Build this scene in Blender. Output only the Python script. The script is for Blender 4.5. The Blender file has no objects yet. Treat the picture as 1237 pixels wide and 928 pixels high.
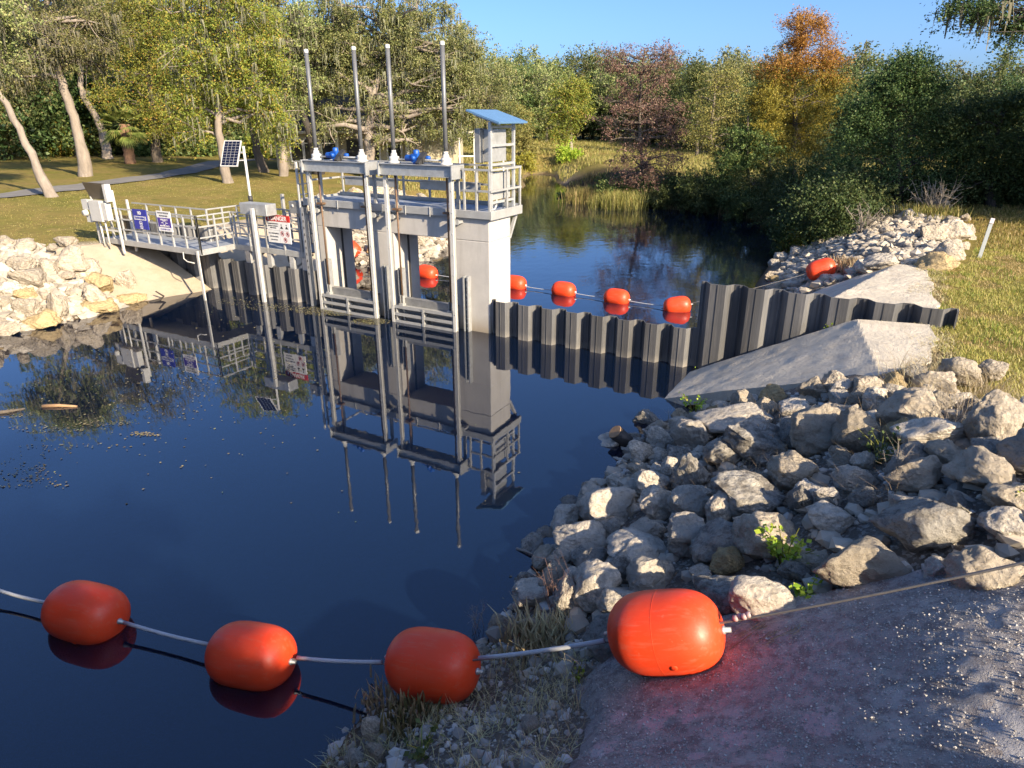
import bpy, math, random
import numpy as np
from mathutils import Vector, Matrix, noise as mnoise
R_ = math.radians
random.seed(7); RNG = np.random.default_rng(7)
SC = bpy.context.scene
COL = SC.collection
# ------------------------------------------------------------------ camera model (x across the channel, y upstream)
PW, PH, PF = 1237.0, 928.0, 822.0
YAW = R_(29.0); TH = math.atan((464 - 140) / PF)
CAM = (9.25, -15.45, 5.6)
_c, _s = math.cos(TH), math.sin(TH)
FX, FY = -math.sin(YAW), math.cos(YAW)
RX, RY = math.cos(YAW), math.sin(YAW)
def ray(px, py):
    a = (px - 618.5) / PF; b = (464 - py) / PF
    fw = _c + b * _s
    return (FX * fw + RX * a, FY * fw + RY * a, -_s + b * _c)
def at(px, py, z=0.0):
    d = ray(px, py); t = (z - CAM[2]) / d[2]
    return (CAM[0] + d[0] * t, CAM[1] + d[1] * t, z)
def depth_of(p):
    dx, dy, dz = p[0] - CAM[0], p[1] - CAM[1], p[2] - CAM[2]
    fh = dx * FX + dy * FY
    return fh * _c - dz * _s
def on_ground(px, py, h=0.0):
    d = ray(px, py); lo, hi = 2.0, 90.0
    for k in range(3):
        t = np.linspace(lo, hi, 700)
        x, y, z = CAM[0] + d[0] * t, CAM[1] + d[1] * t, CAM[2] + d[2] * t
        g = terr_np(x, y); hit = np.nonzero(z <= g + h)[0]
        i = hit[0] if len(hit) else len(t) - 1
        lo, hi = t[max(i - 1, 0)], t[i]
        if hi - lo < .002: break
    return (float(x[i]), float(y[i]), float(g[i]))
def up_at(px, py, x, y):
    """height seen at image row py above the ground point x, y"""
    dx, dy = x - CAM[0], y - CAM[1]
    fh = dx * FX + dy * FY; b = (464 - py) / PF
    return CAM[2] + fh / (_c + b * _s) * (-_s + b * _c)
# ------------------------------------------------------------------ object helpers
def tag(o, label=None, cat=None, group=None, kind=None):
    if label: o['label'] = label
    if cat: o['category'] = cat
    if group: o['group'] = group
    if kind: o['kind'] = kind
    return o
def empty(name, loc=(0, 0, 0), rz=0.0):
    o = bpy.data.objects.new(name, None); COL.objects.link(o)
    o.location = loc; o.rotation_euler = (0, 0, rz); o.empty_display_size = 0.2
    return o
def link(name, me, parent=None, loc=None):
    o = bpy.data.objects.new(name, me); COL.objects.link(o)
    if parent is not None: o.parent = parent
    if loc is not None: o.location = loc
    return o
def np_mesh(name, V, Fv, n, mats, smooth=False, midx=None):
    """V (k,3) float, Fv (m,n) int faces of n corners"""
    me = bpy.data.meshes.new(name)
    V = np.ascontiguousarray(V, dtype=np.float32); Fv = np.ascontiguousarray(Fv, dtype=np.int32)
    m = len(Fv)
    me.vertices.add(len(V)); me.vertices.foreach_set('co', V.ravel())
    me.loops.add(m * n); me.loops.foreach_set('vertex_index', Fv.ravel())
    me.polygons.add(m); me.polygons.foreach_set('loop_start', np.arange(0, m * n, n, dtype=np.int32))
    if midx is not None: me.polygons.foreach_set('material_index', np.asarray(midx, dtype=np.int32))
    me.polygons.foreach_set('use_smooth', np.full(m, smooth))
    for q in (mats if isinstance(mats, (list, tuple)) else [mats]): me.materials.append(q)
    me.update(calc_edges=True)
    return me
class MB:
    def __init__(self): self.v = []; self.f = []; self.sm = []
    def add(self, vs, fs, smooth=False):
        k = len(self.v); self.v += [tuple(q) for q in vs]
        for f in fs: self.f.append(tuple(i + k for i in f)); self.sm.append(smooth)
        return self
    def box(self, x0, x1, y0, y1, z0, z1):
        vs = [(x0,y0,z0),(x1,y0,z0),(x1,y1,z0),(x0,y1,z0),(x0,y0,z1),(x1,y0,z1),(x1,y1,z1),(x0,y1,z1)]
        return self.add(vs, [(3,2,1,0),(4,5,6,7),(0,1,5,4),(1,2,6,5),(2,3,7,6),(3,0,4,7)])
    def bar(self, a, b, w, h=None, up=(0, 0, 1)):
        """square bar from a to b, w wide, h high"""
        h = w if h is None else h
        a = Vector(a); b = Vector(b); d = (b - a).normalized(); u = Vector(up)
        if abs(d.dot(u)) > 0.98: u = Vector((0, 1, 0))
        s = d.cross(u).normalized(); t = s.cross(d).normalized()
        vs = []
        for p in (a, b):
            for i, j in ((-1,-1),(1,-1),(1,1),(-1,1)): vs.append(p + s * (w / 2 * i) + t * (h / 2 * j))
        return self.add(vs, [(3,2,1,0),(4,5,6,7),(0,1,5,4),(1,2,6,5),(2,3,7,6),(3,0,4,7)])
    def tube(self, pts, r, n=8, caps=True, smooth=True):
        pts = [Vector(p) for p in pts]; m = len(pts)
        rs = list(r) if hasattr(r, '__len__') else [r] * m
        rings = []; pn = None
        for i, p in enumerate(pts):
            d = (pts[min(i + 1, m - 1)] - pts[max(i - 1, 0)])
            d = d.normalized() if d.length > 1e-9 else Vector((0, 0, 1))
            if pn is None:
                pn = d.orthogonal().normalized()
            pn = (pn - d * pn.dot(d))
            pn = pn.normalized() if pn.length > 1e-6 else d.orthogonal().normalized()
            bn = d.cross(pn)
            rings.append([p + (pn * math.cos(2 * math.pi * k / n) + bn * math.sin(2 * math.pi * k / n)) * rs[i] for k in range(n)])
        vs = [q for ring in rings for q in ring]; fs = []
        for i in range(m - 1):
            for k in range(n):
                fs.append((i * n + k, i * n + (k + 1) % n, (i + 1) * n + (k + 1) % n, (i + 1) * n + k))
        self.add(vs, fs, smooth)
        if caps:
            k = len(self.v) - len(vs)
            self.f.append(tuple(k + i for i in reversed(range(n)))); self.sm.append(False)
            self.f.append(tuple(k + (m - 1) * n + i for i in range(n))); self.sm.append(False)
        return self
    def lathe(self, prof, n=24, axis='z', o=(0, 0, 0)):
        """prof: (axial, radius) pairs"""
        vs = []
        for (h, r) in prof:
            for k in range(n):
                c, s = math.cos(2 * math.pi * k / n) * r, math.sin(2 * math.pi * k / n) * r
                q = (c, s, h) if axis == 'z' else ((h, c, s) if axis == 'x' else (s, h, c))
                vs.append((q[0] + o[0], q[1] + o[1], q[2] + o[2]))
        fs = []
        for i in range(len(prof) - 1):
            for k in range(n): fs.append((i * n + k, i * n + (k + 1) % n, (i + 1) * n + (k + 1) % n, (i + 1) * n + k))
        return self.add(vs, fs, True)
    def prism(self, poly, a, b, axis='y'):
        """polygon of 2-D points extruded from a to b along axis"""
        n = len(poly); vs = []
        for t in (a, b):
            for (p, q) in poly: vs.append((p, t, q) if axis == 'y' else ((t, p, q) if axis == 'x' else (p, q, t)))
        fs = [tuple(reversed(range(n))), tuple(range(n, 2 * n))] + [(i, (i + 1) % n, n + (i + 1) % n, n + i) for i in range(n)]
        return self.add(vs, fs)
    def build(self, name, mat, parent=None, bevel=0.0, loc=None):
        me = bpy.data.meshes.new(name); me.from_pydata([tuple(v) for v in self.v], [], self.f)
        me.polygons.foreach_set('use_smooth', self.sm); me.materials.append(mat); me.update()
        o = link(name, me, parent, loc)
        if bevel:
            m = o.modifiers.new('bevel', 'BEVEL'); m.width = bevel; m.segments = 2; m.limit_method = 'ANGLE'; m.angle_limit = R_(40)
        return o
# ------------------------------------------------------------------ materials
def newmat(name):
    m = bpy.data.materials.new(name); m.use_nodes = True
    nt = m.node_tree; nt.nodes.clear()
    out = nt.nodes.new('ShaderNodeOutputMaterial'); bs = nt.nodes.new('ShaderNodeBsdfPrincipled')
    nt.links.new(bs.outputs[0], out.inputs[0])
    return m, nt, bs, out
def N(nt, t, **kw):
    n = nt.nodes.new(t)
    for k, v in kw.items():
        if k in n.inputs: n.inputs[k].default_value = v
        else: setattr(n, k, v)
    return n
def ramp(nt, src, stops, interp='LINEAR'):
    r = nt.nodes.new('ShaderNodeValToRGB'); r.color_ramp.interpolation = interp
    el = r.color_ramp.elements
    while len(el) < len(stops): el.new(0.5)
    for e, (p, c) in zip(el, stops): e.position = p; e.color = (*c, 1) if len(c) == 3 else c
    nt.links.new(src, r.inputs[0]); return r.outputs[0]
def mixc(nt, fac, a, b, mode='MIX'):
    n = nt.nodes.new('ShaderNodeMix'); n.data_type = 'RGBA'; n.blend_type = mode
    for sock, v in ((n.inputs[0], fac), (n.inputs[6], a), (n.inputs[7], b)):
        if hasattr(v, 'is_linked'): nt.links.new(v, sock)
        elif isinstance(v, (int, float)): sock.default_value = v
        else: sock.default_value = (*v, 1)
    return n.outputs[2]
def coords(nt, kind='Object', scale=(1, 1, 1), world=False):
    if world:
        g = nt.nodes.new('ShaderNodeNewGeometry'); src = g.outputs['Position']
    else:
        t = nt.nodes.new('ShaderNodeTexCoord'); src = t.outputs[kind]
    mp = nt.nodes.new('ShaderNodeMapping'); mp.inputs['Scale'].default_value = scale
    nt.links.new(src, mp.inputs[0]); return mp.outputs[0]
def noise(nt, vec, scale, detail=4, rough=0.55, out='Fac', dist=0.0):
    n = N(nt, 'ShaderNodeTexNoise', Scale=scale, Detail=detail, Roughness=rough, Distortion=dist)
    nt.links.new(vec, n.inputs['Vector']); return n.outputs[out]
def voro(nt, vec, scale, feature='F1', out='Distance'):
    n = N(nt, 'ShaderNodeTexVoronoi', Scale=scale); n.feature = feature
    nt.links.new(vec, n.inputs['Vector']); return n.outputs[out]
def mathn(nt, op, a, b=0.0, clamp=False):
    n = nt.nodes.new('ShaderNodeMath'); n.operation = op; n.use_clamp = clamp
    for sock, v in ((n.inputs[0], a), (n.inputs[1], b)):
        if hasattr(v, 'is_linked'): nt.links.new(v, sock)
        else: sock.default_value = v
    return n.outputs[0]
def bump(nt, bs, h, strength=0.3, dist=0.02):
    b = N(nt, 'ShaderNodeBump', Strength=strength, Distance=dist)
    nt.links.new(h, b.inputs['Height']); nt.links.new(b.outputs[0], bs.inputs['Normal']); return b
def simple(name, c, rough=0.6, metal=0.0, var=0.25, scale=6.0, c2=None, bs_=0.0, bscale=40.0, stretch=(1, 1, 1), spec=0.5, world=False):
    """base colour with two octaves of blotchy wear and optional bump"""
    m, nt, bs, out = newmat(name)
    v = coords(nt, 'Object', stretch, world)
    c2 = c2 or tuple(x * (1 - var) for x in c)
    f = ramp(nt, noise(nt, v, scale, 6, 0.65), [(0.35, (0, 0, 0)), (0.68, (1, 1, 1))])
    colr = mixc(nt, f, c, c2)
    f2 = noise(nt, v, scale * 7, 3)
    colr = mixc(nt, mathn(nt, 'MULTIPLY', f2, 0.35), colr, tuple(x * 0.7 for x in c))
    nt.links.new(colr, bs.inputs['Base Color'])
    bs.inputs['Roughness'].default_value = rough; bs.inputs['Metallic'].default_value = metal
    bs.inputs['Specular IOR Level'].default_value = spec
    if bs_: bump(nt, bs, noise(nt, v, bscale, 5), bs_)
    return m
def leafmat(name, stops, trans=0.28, rough=0.55, spec=0.25):
    m, nt, bs, out = newmat(name)
    g = nt.nodes.new('ShaderNodeNewGeometry'); oi = nt.nodes.new('ShaderNodeObjectInfo')
    colr = ramp(nt, g.outputs['Random Per Island'], [(p, tuple(min(q * 2.0, .6) for q in c)) for p, c in stops])
    hs = N(nt, 'ShaderNodeHueSaturation'); nt.links.new(colr, hs.inputs['Color'])
    nt.links.new(mathn(nt, 'ADD', mathn(nt, 'MULTIPLY', oi.outputs['Random'], 0.05), 0.475), hs.inputs['Hue'])
    nt.links.new(mathn(nt, 'ADD', mathn(nt, 'MULTIPLY', oi.outputs['Random'], 0.5), 0.75), hs.inputs['Value'])
    nt.links.new(hs.outputs[0], bs.inputs['Base Color'])
    bs.inputs['Roughness'].default_value = rough; bs.inputs['Specular IOR Level'].default_value = spec
    tr = nt.nodes.new('ShaderNodeBsdfTranslucent'); nt.links.new(hs.outputs[0], tr.inputs[0])
    mx = nt.nodes.new('ShaderNodeMixShader'); mx.inputs[0].default_value = trans
    nt.links.new(bs.outputs[0], mx.inputs[1]); nt.links.new(tr.outputs[0], mx.inputs[2]); nt.links.new(mx.outputs[0], out.inputs[0])
    return m
M = {}
M['galv'] = simple('galvanised_steel', (.52, .53, .52), .5, .55, .3, 5, bs_=.05)
M['galv_lt'] = simple('pale_steel', (.44, .44, .42), .55, .3, .25, 4, bs_=.05)
M['galv_dk'] = simple('dull_steel', (.33, .33, .32), .5, .5, .35, 4)
M['white'] = simple('white_coating', (.56, .55, .51), .45, 0, .15, 4)
M['alu'] = simple('aluminium', (.62, .63, .62), .42, .5, .2, 5)
M['pipe'] = simple('grey_pipe', (.17, .175, .18), .45, .3, .2, 5)
M['rust'] = simple('rusty_stem', (.13, .08, .05), .6, .3, .5, 12, c2=(.22, .13, .07))
M['blue'] = simple('blue_enamel', (.012, .095, .42), .45, 0, .2, 5)
M['dark'] = simple('dark_metal', (.05, .05, .05), .55, .2, .3, 8)
M['bluesheet'] = simple('blue_grey_sheet', (.13, .26, .44), .45, .2, .12, 3)
M['brown'] = simple('brown_panel', (.12, .095, .06), .6, .1, .25, 3)
M['grating'] = simple('walkway_grating', (.40, .44, .50), .55, .4, .25, 8, bs_=.2, bscale=60)
M['bark_pale'] = simple('pale_bark', (.30, .25, .20), .9, 0, .45, 5, bs_=.6, bscale=14, stretch=(1, 1, .25))
M['bark'] = simple('grey_bark', (.14, .115, .09), .9, 0, .5, 5, bs_=.6, bscale=14, stretch=(1, 1, .25))
M['bark_dk'] = simple('dark_bark', (.05, .042, .035), .9, 0, .4, 5, bs_=.5, bscale=14)
M['twig'] = simple('bleached_wood', (.34, .29, .23), .9, 0, .4, 6)
M['logend'] = simple('cut_wood', (.42, .26, .14), .85, 0, .4, 9)
M['wetwood'] = simple('wet_wood', (.035, .028, .022), .5, 0, .4, 6, bs_=.5, bscale=20)
M['asphalt'] = simple('drive_asphalt', (.21, .20, .185), .9, 0, .3, 1.5, bs_=.2, bscale=20, world=True)
M['wallpaint'] = simple('cream_wall_paint', (.50, .44, .30), .8, 0, .1, 2)
M['shingle'] = simple('brown_shingles', (.075, .06, .052), .9, 0, .35, 3, bs_=.4, bscale=12)
M['winglass'] = simple('window_glass', (.03, .035, .04), .08, 0, .2, 2)
M['trim'] = simple('white_trim', (.75, .73, .68), .6, 0, .08, 3)
M['signwhite'] = simple('sign_white', (.76, .75, .72), .5, 0, .08, 3)
M['signred'] = simple('sign_red', (.52, .02, .015), .5, 0, .1, 3)
M['signblue'] = simple('sign_blue', (.025, .03, .28), .5, 0, .1, 3)
M['signpurple'] = simple('sign_purple', (.06, .03, .26), .5, 0, .1, 3)
M['signink'] = simple('sign_ink', (.03, .03, .035), .6, 0, .1, 3)
M['signgrey'] = simple('sign_grey', (.38, .38, .40), .5, 0, .1, 3)
M['bolt'] = simple('white_bolt', (.7, .7, .66), .5, .2, .1, 3)
M['sleeve'] = simple('pale_cable_sleeve', (.50, .52, .55), .45, 0, .15, 4)
M['wire'] = simple('steel_wire_rope', (.24, .22, .20), .5, .5, .3, 30)
def concrete(name, c, c2, stain=(.20, .17, .13), b=.25):
    m, nt, bs, out = newmat(name)
    v = coords(nt, world=True)
    vs = coords(nt, scale=(1, 1, .18), world=True)
    col = mixc(nt, ramp(nt, noise(nt, v, 1.3, 7, .6), [(.3, (0, 0, 0)), (.7, (1, 1, 1))]), c, c2)
    col = mixc(nt, ramp(nt, noise(nt, vs, 3.0, 5, .6), [(.5, (0, 0, 0)), (.78, (.6, .6, .6))]), col, stain)
    col = mixc(nt, ramp(nt, noise(nt, v, 60, 3, .7), [(.45, (0, 0, 0)), (.75, (.35, .35, .35))]), col, tuple(x * .55 for x in c))
    nt.links.new(col, bs.inputs['Base Color']); bs.inputs['Roughness'].default_value = .9
    h = mathn(nt, 'ADD', noise(nt, v, 9, 6, .65), mathn(nt, 'MULTIPLY', noise(nt, v, 70, 3), .35))
    bump(nt, bs, h, b, .05)
    return m, nt, bs
M['conc'], _n, _b = concrete('cast_concrete', (.52, .495, .45), (.42, .40, .37), (.29, .265, .23), .12)
# tide stain at the water line of the cast concrete
_p = coords(_n, world=True); _sx = _n.nodes.new('ShaderNodeSeparateXYZ'); _n.links.new(_p, _sx.inputs[0])
_src = _b.inputs['Base Color'].links[0].from_socket
_f = ramp(_n, mathn(_n, 'ADD', _sx.outputs[2], mathn(_n, 'MULTIPLY', noise(_n, _p, 3, 4), .25)), [(.12, (.75, .75, .75)), (.62, (0, 0, 0))])
_n.links.new(mixc(_n, _f, _src, (.25, .19, .11)), _b.inputs['Base Color'])
M['apron'], _, _ = concrete('rough_apron_concrete', (.64, .57, .45), (.54, .485, .385), (.37, .30, .22), .7)
M['apron_warm'], _, _ = concrete('tan_apron_concrete', (.43, .36, .265), (.36, .30, .215), (.34, .26, .17), .5)
# near slope: shotcrete of pebbles with smeared pale paint patches
m, nt, bs, out = newmat('pebbly_grout'); v = coords(nt, world=True)
col = mixc(nt, ramp(nt, noise(nt, v, 2.2, 8, .68), [(.32, (0, 0, 0)), (.66, (1, 1, 1))]), (.36, .335, .315), (.68, .635, .60))
col = mixc(nt, ramp(nt, noise(nt, v, 9, 7, .7), [(.46, (0, 0, 0)), (.58, (.7, .7, .7))]), col, (.21, .17, .158))
vd = voro(nt, v, 44); vcol = voro(nt, v, 44, out='Color')
gm = mathn(nt, 'MULTIPLY', ramp(nt, vcol, [(.50, (0, 0, 0)), (.60, (1, 1, 1))], 'CONSTANT'), ramp(nt, vd, [(.28, (1, 1, 1)), (.42, (0, 0, 0))]))
col = mixc(nt, mathn(nt, 'MULTIPLY', gm, .9), col, (.80, .76, .69))
vd2 = voro(nt, v, 95); gm2 = mathn(nt, 'MULTIPLY', ramp(nt, voro(nt, v, 95, out='Color'), [(.45, (0, 0, 0)), (.6, (1, 1, 1))]), ramp(nt, vd2, [(.25, (1, 1, 1)), (.45, (0, 0, 0))]))
col = mixc(nt, mathn(nt, 'MULTIPLY', gm2, .7), col, (.66, .62, .57))
col = mixc(nt, ramp(nt, noise(nt, coords(nt, scale=(1.1, 1.5, 1), world=True), 1.1, 6, .6), [(.48, (0, 0, 0)), (.62, (.3, .3, .3))]), col, (.43, .34, .325))
at_ = N(nt, 'ShaderNodeVertexColor', layer_name='paint'); pm = mathn(nt, 'ADD', at_.outputs[0], mathn(nt, 'MULTIPLY', mathn(nt, 'SUBTRACT', noise(nt, v, 13, 6, .7), .5), 1.6))
col = mixc(nt, ramp(nt, pm, [(.50, (0, 0, 0)), (.57, (.8, .8, .8))]), col, (.80, .60, .59))
at2 = N(nt, 'ShaderNodeVertexColor', layer_name='whitewash'); pm2 = mathn(nt, 'ADD', at2.outputs[0], mathn(nt, 'MULTIPLY', mathn(nt, 'SUBTRACT', noise(nt, v, 13, 6, .7), .5), 1.6))
col = mixc(nt, ramp(nt, pm2, [(.50, (0, 0, 0)), (.57, (.85, .85, .85))]), col, (.66, .64, .64))
nt.links.new(col, bs.inputs['Base Color']); bs.inputs['Roughness'].default_value = .85
h = mathn(nt, 'ADD', mathn(nt, 'MULTIPLY', noise(nt, v, 8, 9, .75), 1.5), mathn(nt, 'MULTIPLY', gm, .45))
h = mathn(nt, 'ADD', h, mathn(nt, 'MULTIPLY', gm2, .2))
bump(nt, bs, h, 1.0, .07); M['grout'] = m
# sheet piling: charcoal, vertical grain, paler towards worn lower part
m, nt, bs, out = newmat('charcoal_sheet_pile'); v = coords(nt, scale=(26, 26, .7)); v2 = coords(nt)
col = mixc(nt, noise(nt, v, 1.0, 5, .7), (.042, .043, .046), (.16, .158, .155))
col = mixc(nt, ramp(nt, noise(nt, coords(nt, scale=(5, 5, 1.2)), 1.0, 6, .7), [(.5, (0, 0, 0)), (.8, (.6, .6, .6))]), col, (.19, .18, .165))
sx = nt.nodes.new('ShaderNodeSeparateXYZ'); nt.links.new(coords(nt, world=True), sx.inputs[0])
hz = mathn(nt, 'ADD', sx.outputs[2], mathn(nt, 'MULTIPLY', noise(nt, v2, 5, 4), .2))
col = mixc(nt, ramp(nt, hz, [(.08, (.6, .6, .6)), (.30, (0, 0, 0))]), col, (.26, .235, .20))
pv = ramp(nt, noise(nt, coords(nt, scale=(1.6, .2, .15)), 1.0, 2, .5), [(.35, (.62, .62, .62)), (.65, (1.25, 1.25, 1.25))])
col = mixc(nt, 1.0, col, pv, 'MULTIPLY')
col = mixc(nt, ramp(nt, noise(nt, coords(nt, scale=(9, 9, .5)), 1.0, 6, .7), [(.56, (0, 0, 0)), (.72, (.45, .45, .45))]), col, (.30, .265, .22))
nt.links.new(col, bs.inputs['Base Color']); bs.inputs['Roughness'].default_value = .62
bump(nt, bs, noise(nt, v, 1.0, 4), .15); M['pile'] = m
# orange float plastic
m, nt, bs, out = newmat('orange_float_plastic'); v = coords(nt)
col = mixc(nt, ramp(nt, noise(nt, v, 2.0, 5), [(.35, (0, 0, 0)), (.7, (1, 1, 1))]), (.82, .055, .010), (.74, .068, .018))
col = mixc(nt, ramp(nt, noise(nt, coords(nt, scale=(1, 7, 7)), 3, 6, .7), [(.52, (0, 0, 0)), (.74, (.5, .5, .5))]), col, (.66, .17, .10))
col = mixc(nt, ramp(nt, noise(nt, v, 26, 4, .7), [(.63, (0, 0, 0)), (.72, (.55, .55, .55))]), col, (.40, .16, .09))
nt.links.new(col, bs.inputs['Base Color'])
nt.links.new(mathn(nt, 'ADD', mathn(nt, 'MULTIPLY', noise(nt, v, 5, 5), .3), .32), bs.inputs['Roughness'])
bump(nt, bs, noise(nt, v, 7, 4), .10, .03); M['float'] = m
# limestone
def stone(name, c, c2, dark, lich=.45):
    m, nt, bs, out = newmat(name); v = coords(nt); oi = nt.nodes.new('ShaderNodeObjectInfo')
    off = nt.nodes.new('ShaderNodeVectorMath'); off.operation = 'ADD'; nt.links.new(v, off.inputs[0])
    cb = nt.nodes.new('ShaderNodeCombineXYZ'); nt.links.new(mathn(nt, 'MULTIPLY', oi.outputs['Random'], 50.), cb.inputs[0]); nt.links.new(cb.outputs[0], off.inputs[1])
    v = off.outputs[0]
    col = mixc(nt, ramp(nt, noise(nt, v, 1.2, 6, .6), [(.3, (0, 0, 0)), (.7, (1, 1, 1))]), c, c2)
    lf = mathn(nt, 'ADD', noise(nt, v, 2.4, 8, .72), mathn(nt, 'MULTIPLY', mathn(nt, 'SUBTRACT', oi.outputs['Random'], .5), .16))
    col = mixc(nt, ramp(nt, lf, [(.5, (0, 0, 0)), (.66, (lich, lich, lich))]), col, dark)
    col = mixc(nt, ramp(nt, noise(nt, v, 14, 5, .75), [(.56, (0, 0, 0)), (.70, (.75, .75, .75))]), col, tuple(x * .8 for x in dark))
    col = mixc(nt, ramp(nt, noise(nt, v, 3.2, 4), [(.58, (0, 0, 0)), (.8, (.4, .4, .4))]), col, (.42, .31, .18))
    hs = N(nt, 'ShaderNodeHueSaturation'); nt.links.new(col, hs.inputs['Color'])
    nt.links.new(mathn(nt, 'ADD', mathn(nt, 'MULTIPLY', oi.outputs['Random'], .45), .72), hs.inputs['Value'])
    nt.links.new(hs.outputs[0], bs.inputs['Base Color']); bs.inputs['Roughness'].default_value = .92; bs.inputs['Specular IOR Level'].default_value = .2
    h = mathn(nt, 'ADD', mathn(nt, 'MULTIPLY', noise(nt, v, 3.5, 9, .72), 1.2), mathn(nt, 'MULTIPLY', voro(nt, v, 5), .5))
    bump(nt, bs, h, .85, .10)
    return m
M['stone'] = stone('weathered_limestone', (.72, .645, .53), (.60, .545, .46), (.27, .235, .185), .55)
M['stone_pale'] = stone('pale_limestone', (.54, .465, .36), (.45, .39, .30), (.30, .25, .185), .5)
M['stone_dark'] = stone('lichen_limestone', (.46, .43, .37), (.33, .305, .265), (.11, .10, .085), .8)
M['stone_gold'] = stone('yellow_limestone', (.55, .42, .22), (.46, .35, .19), (.25, .18, .10), .4)
# ------------------------------------------------------------------ terrain
RIVER = [(5.6,-60),(5.7,-16),(5.5,-12.6),(5.45,-11.6),(6.05,-11.0),(5.95,-9),(5.75,-6),(5.9,-2.5),(5.6,0),(5.9,3),(6.0,6),(5.3,9.4),(5.1,13.5),(5.1,17.7),(4.9,21.5),(3.5,25.6),(1.5,26.4),(-.75,28),(-3,28.6),(-5.4,29.2),
 (-7.6,29),(-10,32),(-13.6,36),(-18.3,42.5),(-21,48),(-23.5,50.5),(-24.3,49),(-22.6,44),(-19,38),(-16,30),(-14,22),(-11.5,15),(-8.8,11),(-7.6,7.6),(-9.6,5.4),
 (-10.3,2.5),(-11.0,.3),(-11.85,-3),(-11.4,-4.6),(-11.8,-6.6),(-12.3,-10),(-12.5,-16),(-12.5,-60)]
RP = np.array(RIVER, float)
def ss(a, b, t):
    t = np.clip((t - a) / (b - a), 0, 1); return t * t * (3 - 2 * t)
def river_sd(X, Y):
    """signed distance to the water's edge, positive on land"""
    X = np.asarray(X, float); Y = np.asarray(Y, float)
    d = np.full(X.shape, 1e9); ins = np.zeros(X.shape, bool)
    for i in range(len(RP)):
        ax, ay = RP[i]; bx, by = RP[(i + 1) % len(RP)]
        ex, ey = bx - ax, by - ay
        t = np.clip(((X - ax) * ex + (Y - ay) * ey) / (ex * ex + ey * ey), 0, 1)
        d = np.minimum(d, np.hypot(X - ax - ex * t, Y - ay - ey * t))
        cond = ((ay > Y) != (by > Y))
        xi = ax + (Y - ay) * ex / (ey if abs(ey) > 1e-9 else 1e-9)
        ins ^= cond & (X < xi)
    return np.where(ins, -d, d)
_G = RNG.random((64, 64))
def vnoise(X, Y, s):
    X = np.asarray(X, float) / s; Y = np.asarray(Y, float) / s
    i = np.floor(X).astype(int); j = np.floor(Y).astype(int); u = X - i; v = Y - j
    u = u * u * (3 - 2 * u); v = v * v * (3 - 2 * v)
    g = lambda a, b: _G[a % 64, b % 64]
    return (g(i, j) * (1 - u) + g(i + 1, j) * u) * (1 - v) + (g(i, j + 1) * (1 - u) + g(i + 1, j + 1) * u) * v - .5
def terr_np(X, Y):
    X = np.asarray(X, float); Y = np.asarray(Y, float)
    d = river_sd(X, Y)
    right = (X > -3 - np.maximum(Y - 25, 0) * .35)
    cap_r = 1.75 + .75 * (1 - ss(-7.5, -4.2, Y)) + 1.9 * (1 - ss(-13.4, -11.9, Y)) * ss(8.2, 10.5, X) + .25 * ss(8, 20, Y) - .7 * ss(22, 30, Y)
    cap_l = 1.5 + .35 * ss(-17, -30, X) + .0 * Y
    cap = np.where(right, cap_r, cap_l)
    s = np.where(right, .5 + .06 * (1 - ss(-10.8, -9.6, Y)) + .12 * (1 - ss(-13.1, -11.9, Y)), .45)
    k = s * np.maximum(d, 0)
    w = .12
    z = np.where(d > 0, cap - np.log1p(np.exp(np.clip((cap - k) / w, -40, 40))) * w, 0)
    z = np.where(d > 0, np.maximum(z, np.minimum(k, .02)), np.maximum(.55 * d, -1.6))
    z = z + .10 * vnoise(X, Y, 1.7) * np.clip(d + .3, 0, 1) + .035 * vnoise(X, Y, .45) * np.clip(d, 0, 1)
    z = z + .12 * vnoise(X, Y, 9) * np.clip((d - 3) / 4, 0, 1)
    z = z + .75 * np.exp(-(((X + 11.6) / 2.6) ** 2 + ((Y - 11.5) / 4.2) ** 2)) * np.clip(d / 1.5, 0, 1)
    ap = ((X > 5.2) & (X < 10.2) & (Y > -3.4) & (Y < 6.4)) | ((X < -10.2) & (X > -15.1) & (Y > -3.1) & (Y < 5.1))
    z = np.where(ap & (d > -.6), z - .22, z)
    return z
def terr(x, y): return float(terr_np(np.array([x]), np.array([y]))[0])
def axis(lo, hi, fine, far_lo, far_hi, g=1.13):
    a = list(np.arange(lo, hi + 1e-6, fine)); st = fine; p = hi
    while p < far_hi: st = min(st * g, .7 if p < 70 else 12); p += st; a.append(p)
    st = fine; p = lo
    while p > far_lo: st = min(st * g, .7 if p > -45 else 12); p -= st; a.insert(0, p)
    return np.array(a)
gx = axis(-16.5, 13, .17, -420, 420); gy = axis(-15.5, 12, .17, -90, 520)
GX, GY = np.meshgrid(gx, gy); GZ = terr_np(GX, GY)
nx, ny = len(gx), len(gy)
idx = np.arange(nx * ny).reshape(ny, nx)
FQ = np.stack([idx[:-1, :-1], idx[:-1, 1:], idx[1:, 1:], idx[1:, :-1]], -1).reshape(-1, 4)
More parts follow.
